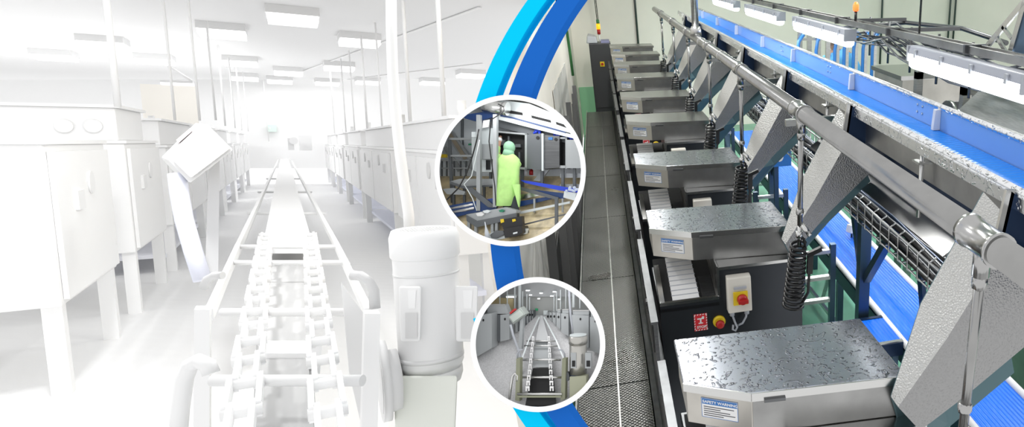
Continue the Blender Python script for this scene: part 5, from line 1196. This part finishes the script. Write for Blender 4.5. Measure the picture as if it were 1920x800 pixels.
# the worker in blue behind the guard posts of the machine hall
p = wy(1573, 100, 10.0)
t = Thing('person', 'person in a pale blue coat bending down behind the guard posts', 'person', (p.x, 10.0, 0))
b = Vector((p.x, 10.0, 0))
E_ = lambda x, y, z, r: (b + Vector((x, y, z)), r)
jt = {'pelvis': E_(.12, 0, 1.50, .15), 'spine': E_(.06, 0, 1.72, .14), 'chest': E_(-.02, 0, 1.93, .16), 'neck': E_(-.06, 0, 2.08, .06), 'head': E_(-.10, -.02, 2.17, .09), 'crown': E_(-.12, -.02, 2.25, .085),
      'lsh': E_(-.16, .02, 1.96, .08), 'lel': E_(-.22, -.1, 1.72, .055), 'lwr': E_(-.20, -.28, 1.58, .042), 'lpa': E_(-.2, -.35, 1.55, .04), 'rsh': E_(.16, .02, 1.98, .08), 'rel': E_(.30, -.06, 1.74, .055), 'rwr': E_(.42, -.16, 1.52, .042), 'rpa': E_(.45, -.2, 1.46, .04),
      'lhip': E_(.02, 0, 1.40, .11), 'lkn': E_(.0, -.04, 1.02, .08), 'lan': E_(.02, .02, .62, .055), 'lto': E_(.02, -.14, .57, .045), 'rhip': E_(.24, 0, 1.40, .11), 'rkn': E_(.26, -.04, 1.02, .08), 'ran': E_(.26, .02, .62, .055), 'rto': E_(.26, -.14, .57, .045)}
bn2 = bn[:21]
for sd in 'lr':
    h = jt[sd + 'pa'][0]
    for k in range(4):
        jt['%sf%d' % (sd, k)] = (h + Vector((-.03 + .02 * k, -.05, -.02)), .0095); jt['%st%d' % (sd, k)] = (h + Vector((-.032 + .021 * k, -.08 - .006 * (k in (1, 2)), -.05)), .008)
        bn2 = bn2 + [(sd + 'pa', '%sf%d' % (sd, k)), ('%sf%d' % (sd, k), '%st%d' % (sd, k))]
    jt[sd + 'th'] = (h + Vector((.05 if sd == 'l' else -.05, -.03, -.01)), .0105); bn2 = bn2 + [(sd + 'pa', sd + 'th')]
skin_body('body', jt, bn2, SKIN, t.o)
cs = MB()
cs.tube([b + Vector(q) for q in ((.14, 0, 1.22), (.12, 0, 1.5), (.06, 0, 1.74), (-.02, 0, 1.96), (-.05, 0, 2.06))], [.23, .22, .20, .21, .10], 20)
t.part('coat', cs, SCRUB)
for sd in 'lr': t.part('sleeve', MB().tube([jt[sd + 'sh'][0], jt[sd + 'el'][0], jt[sd + 'wr'][0]], [.10, .075, .058], 14), SCRUB)
for sd in 'lr': t.part('trouser_leg', MB().tube([jt[sd + 'hip'][0], jt[sd + 'kn'][0], jt[sd + 'an'][0]], [.125, .10, .08], 14), SCRUB); t.part('boot', MB().ball(jt[sd + 'to'][0] + Vector((0, .05, 0)), .08, 8, (.7, 1.6, .7)), WHITEP)
t.part('hair_net', MB().ball(b + Vector((-.115, -.01, 2.225)), .105, 10, (1, 1.1, .95)), mat('dark_hairnet', (.35, .2, .15), .7))
solo('work_step', MB().box(p.x - .3, p.x + .6, 9.7, 10.4, .45, .50).box(p.x - .28, p.x - .22, 9.75, 10.35, 0, .47).box(p.x + .52, p.x + .58, 9.75, 10.35, 0, .47), STEELD, 'low steel step under the worker in blue', 'step', (p.x + .15, 10.05, 0))

def picture_fill_light(px, py, dep, w, h, power):  # unseen fill added inside a drum to brighten its picture
    d = (RW @ Vector((0, -.75, -.66))).normalized(); x = RW @ Vector((1, 0, 0)); z = -d; y = z.cross(x)
    l = bpy.data.lights.new('picture_fill_light', 'AREA'); l.shape = 'RECTANGLE'; l.size = w; l.size_y = h; l.energy = power
    o = bpy.data.objects.new('picture_fill_light', l); COL.objects.link(o)
    M = Matrix((x, y, z)).transposed().to_4x4(); o.matrix_world = Matrix.Translation(wd(px, py, dep)) @ M
picture_fill_light(C1[0], C1[1] - 118, RD + .022, .11, .02, .12)
picture_fill_light(C2[0], C2[1] - 102, RD + .022, .10, .02, .055)
# ------------------------------------------------------------------ colour management
vs_ = S.view_settings
S.display_settings.display_device = 'sRGB'
vs_.view_transform = 'Standard'; vs_.look = 'None'; vs_.exposure = 0; vs_.gamma = 1; vs_.use_curve_mapping = False
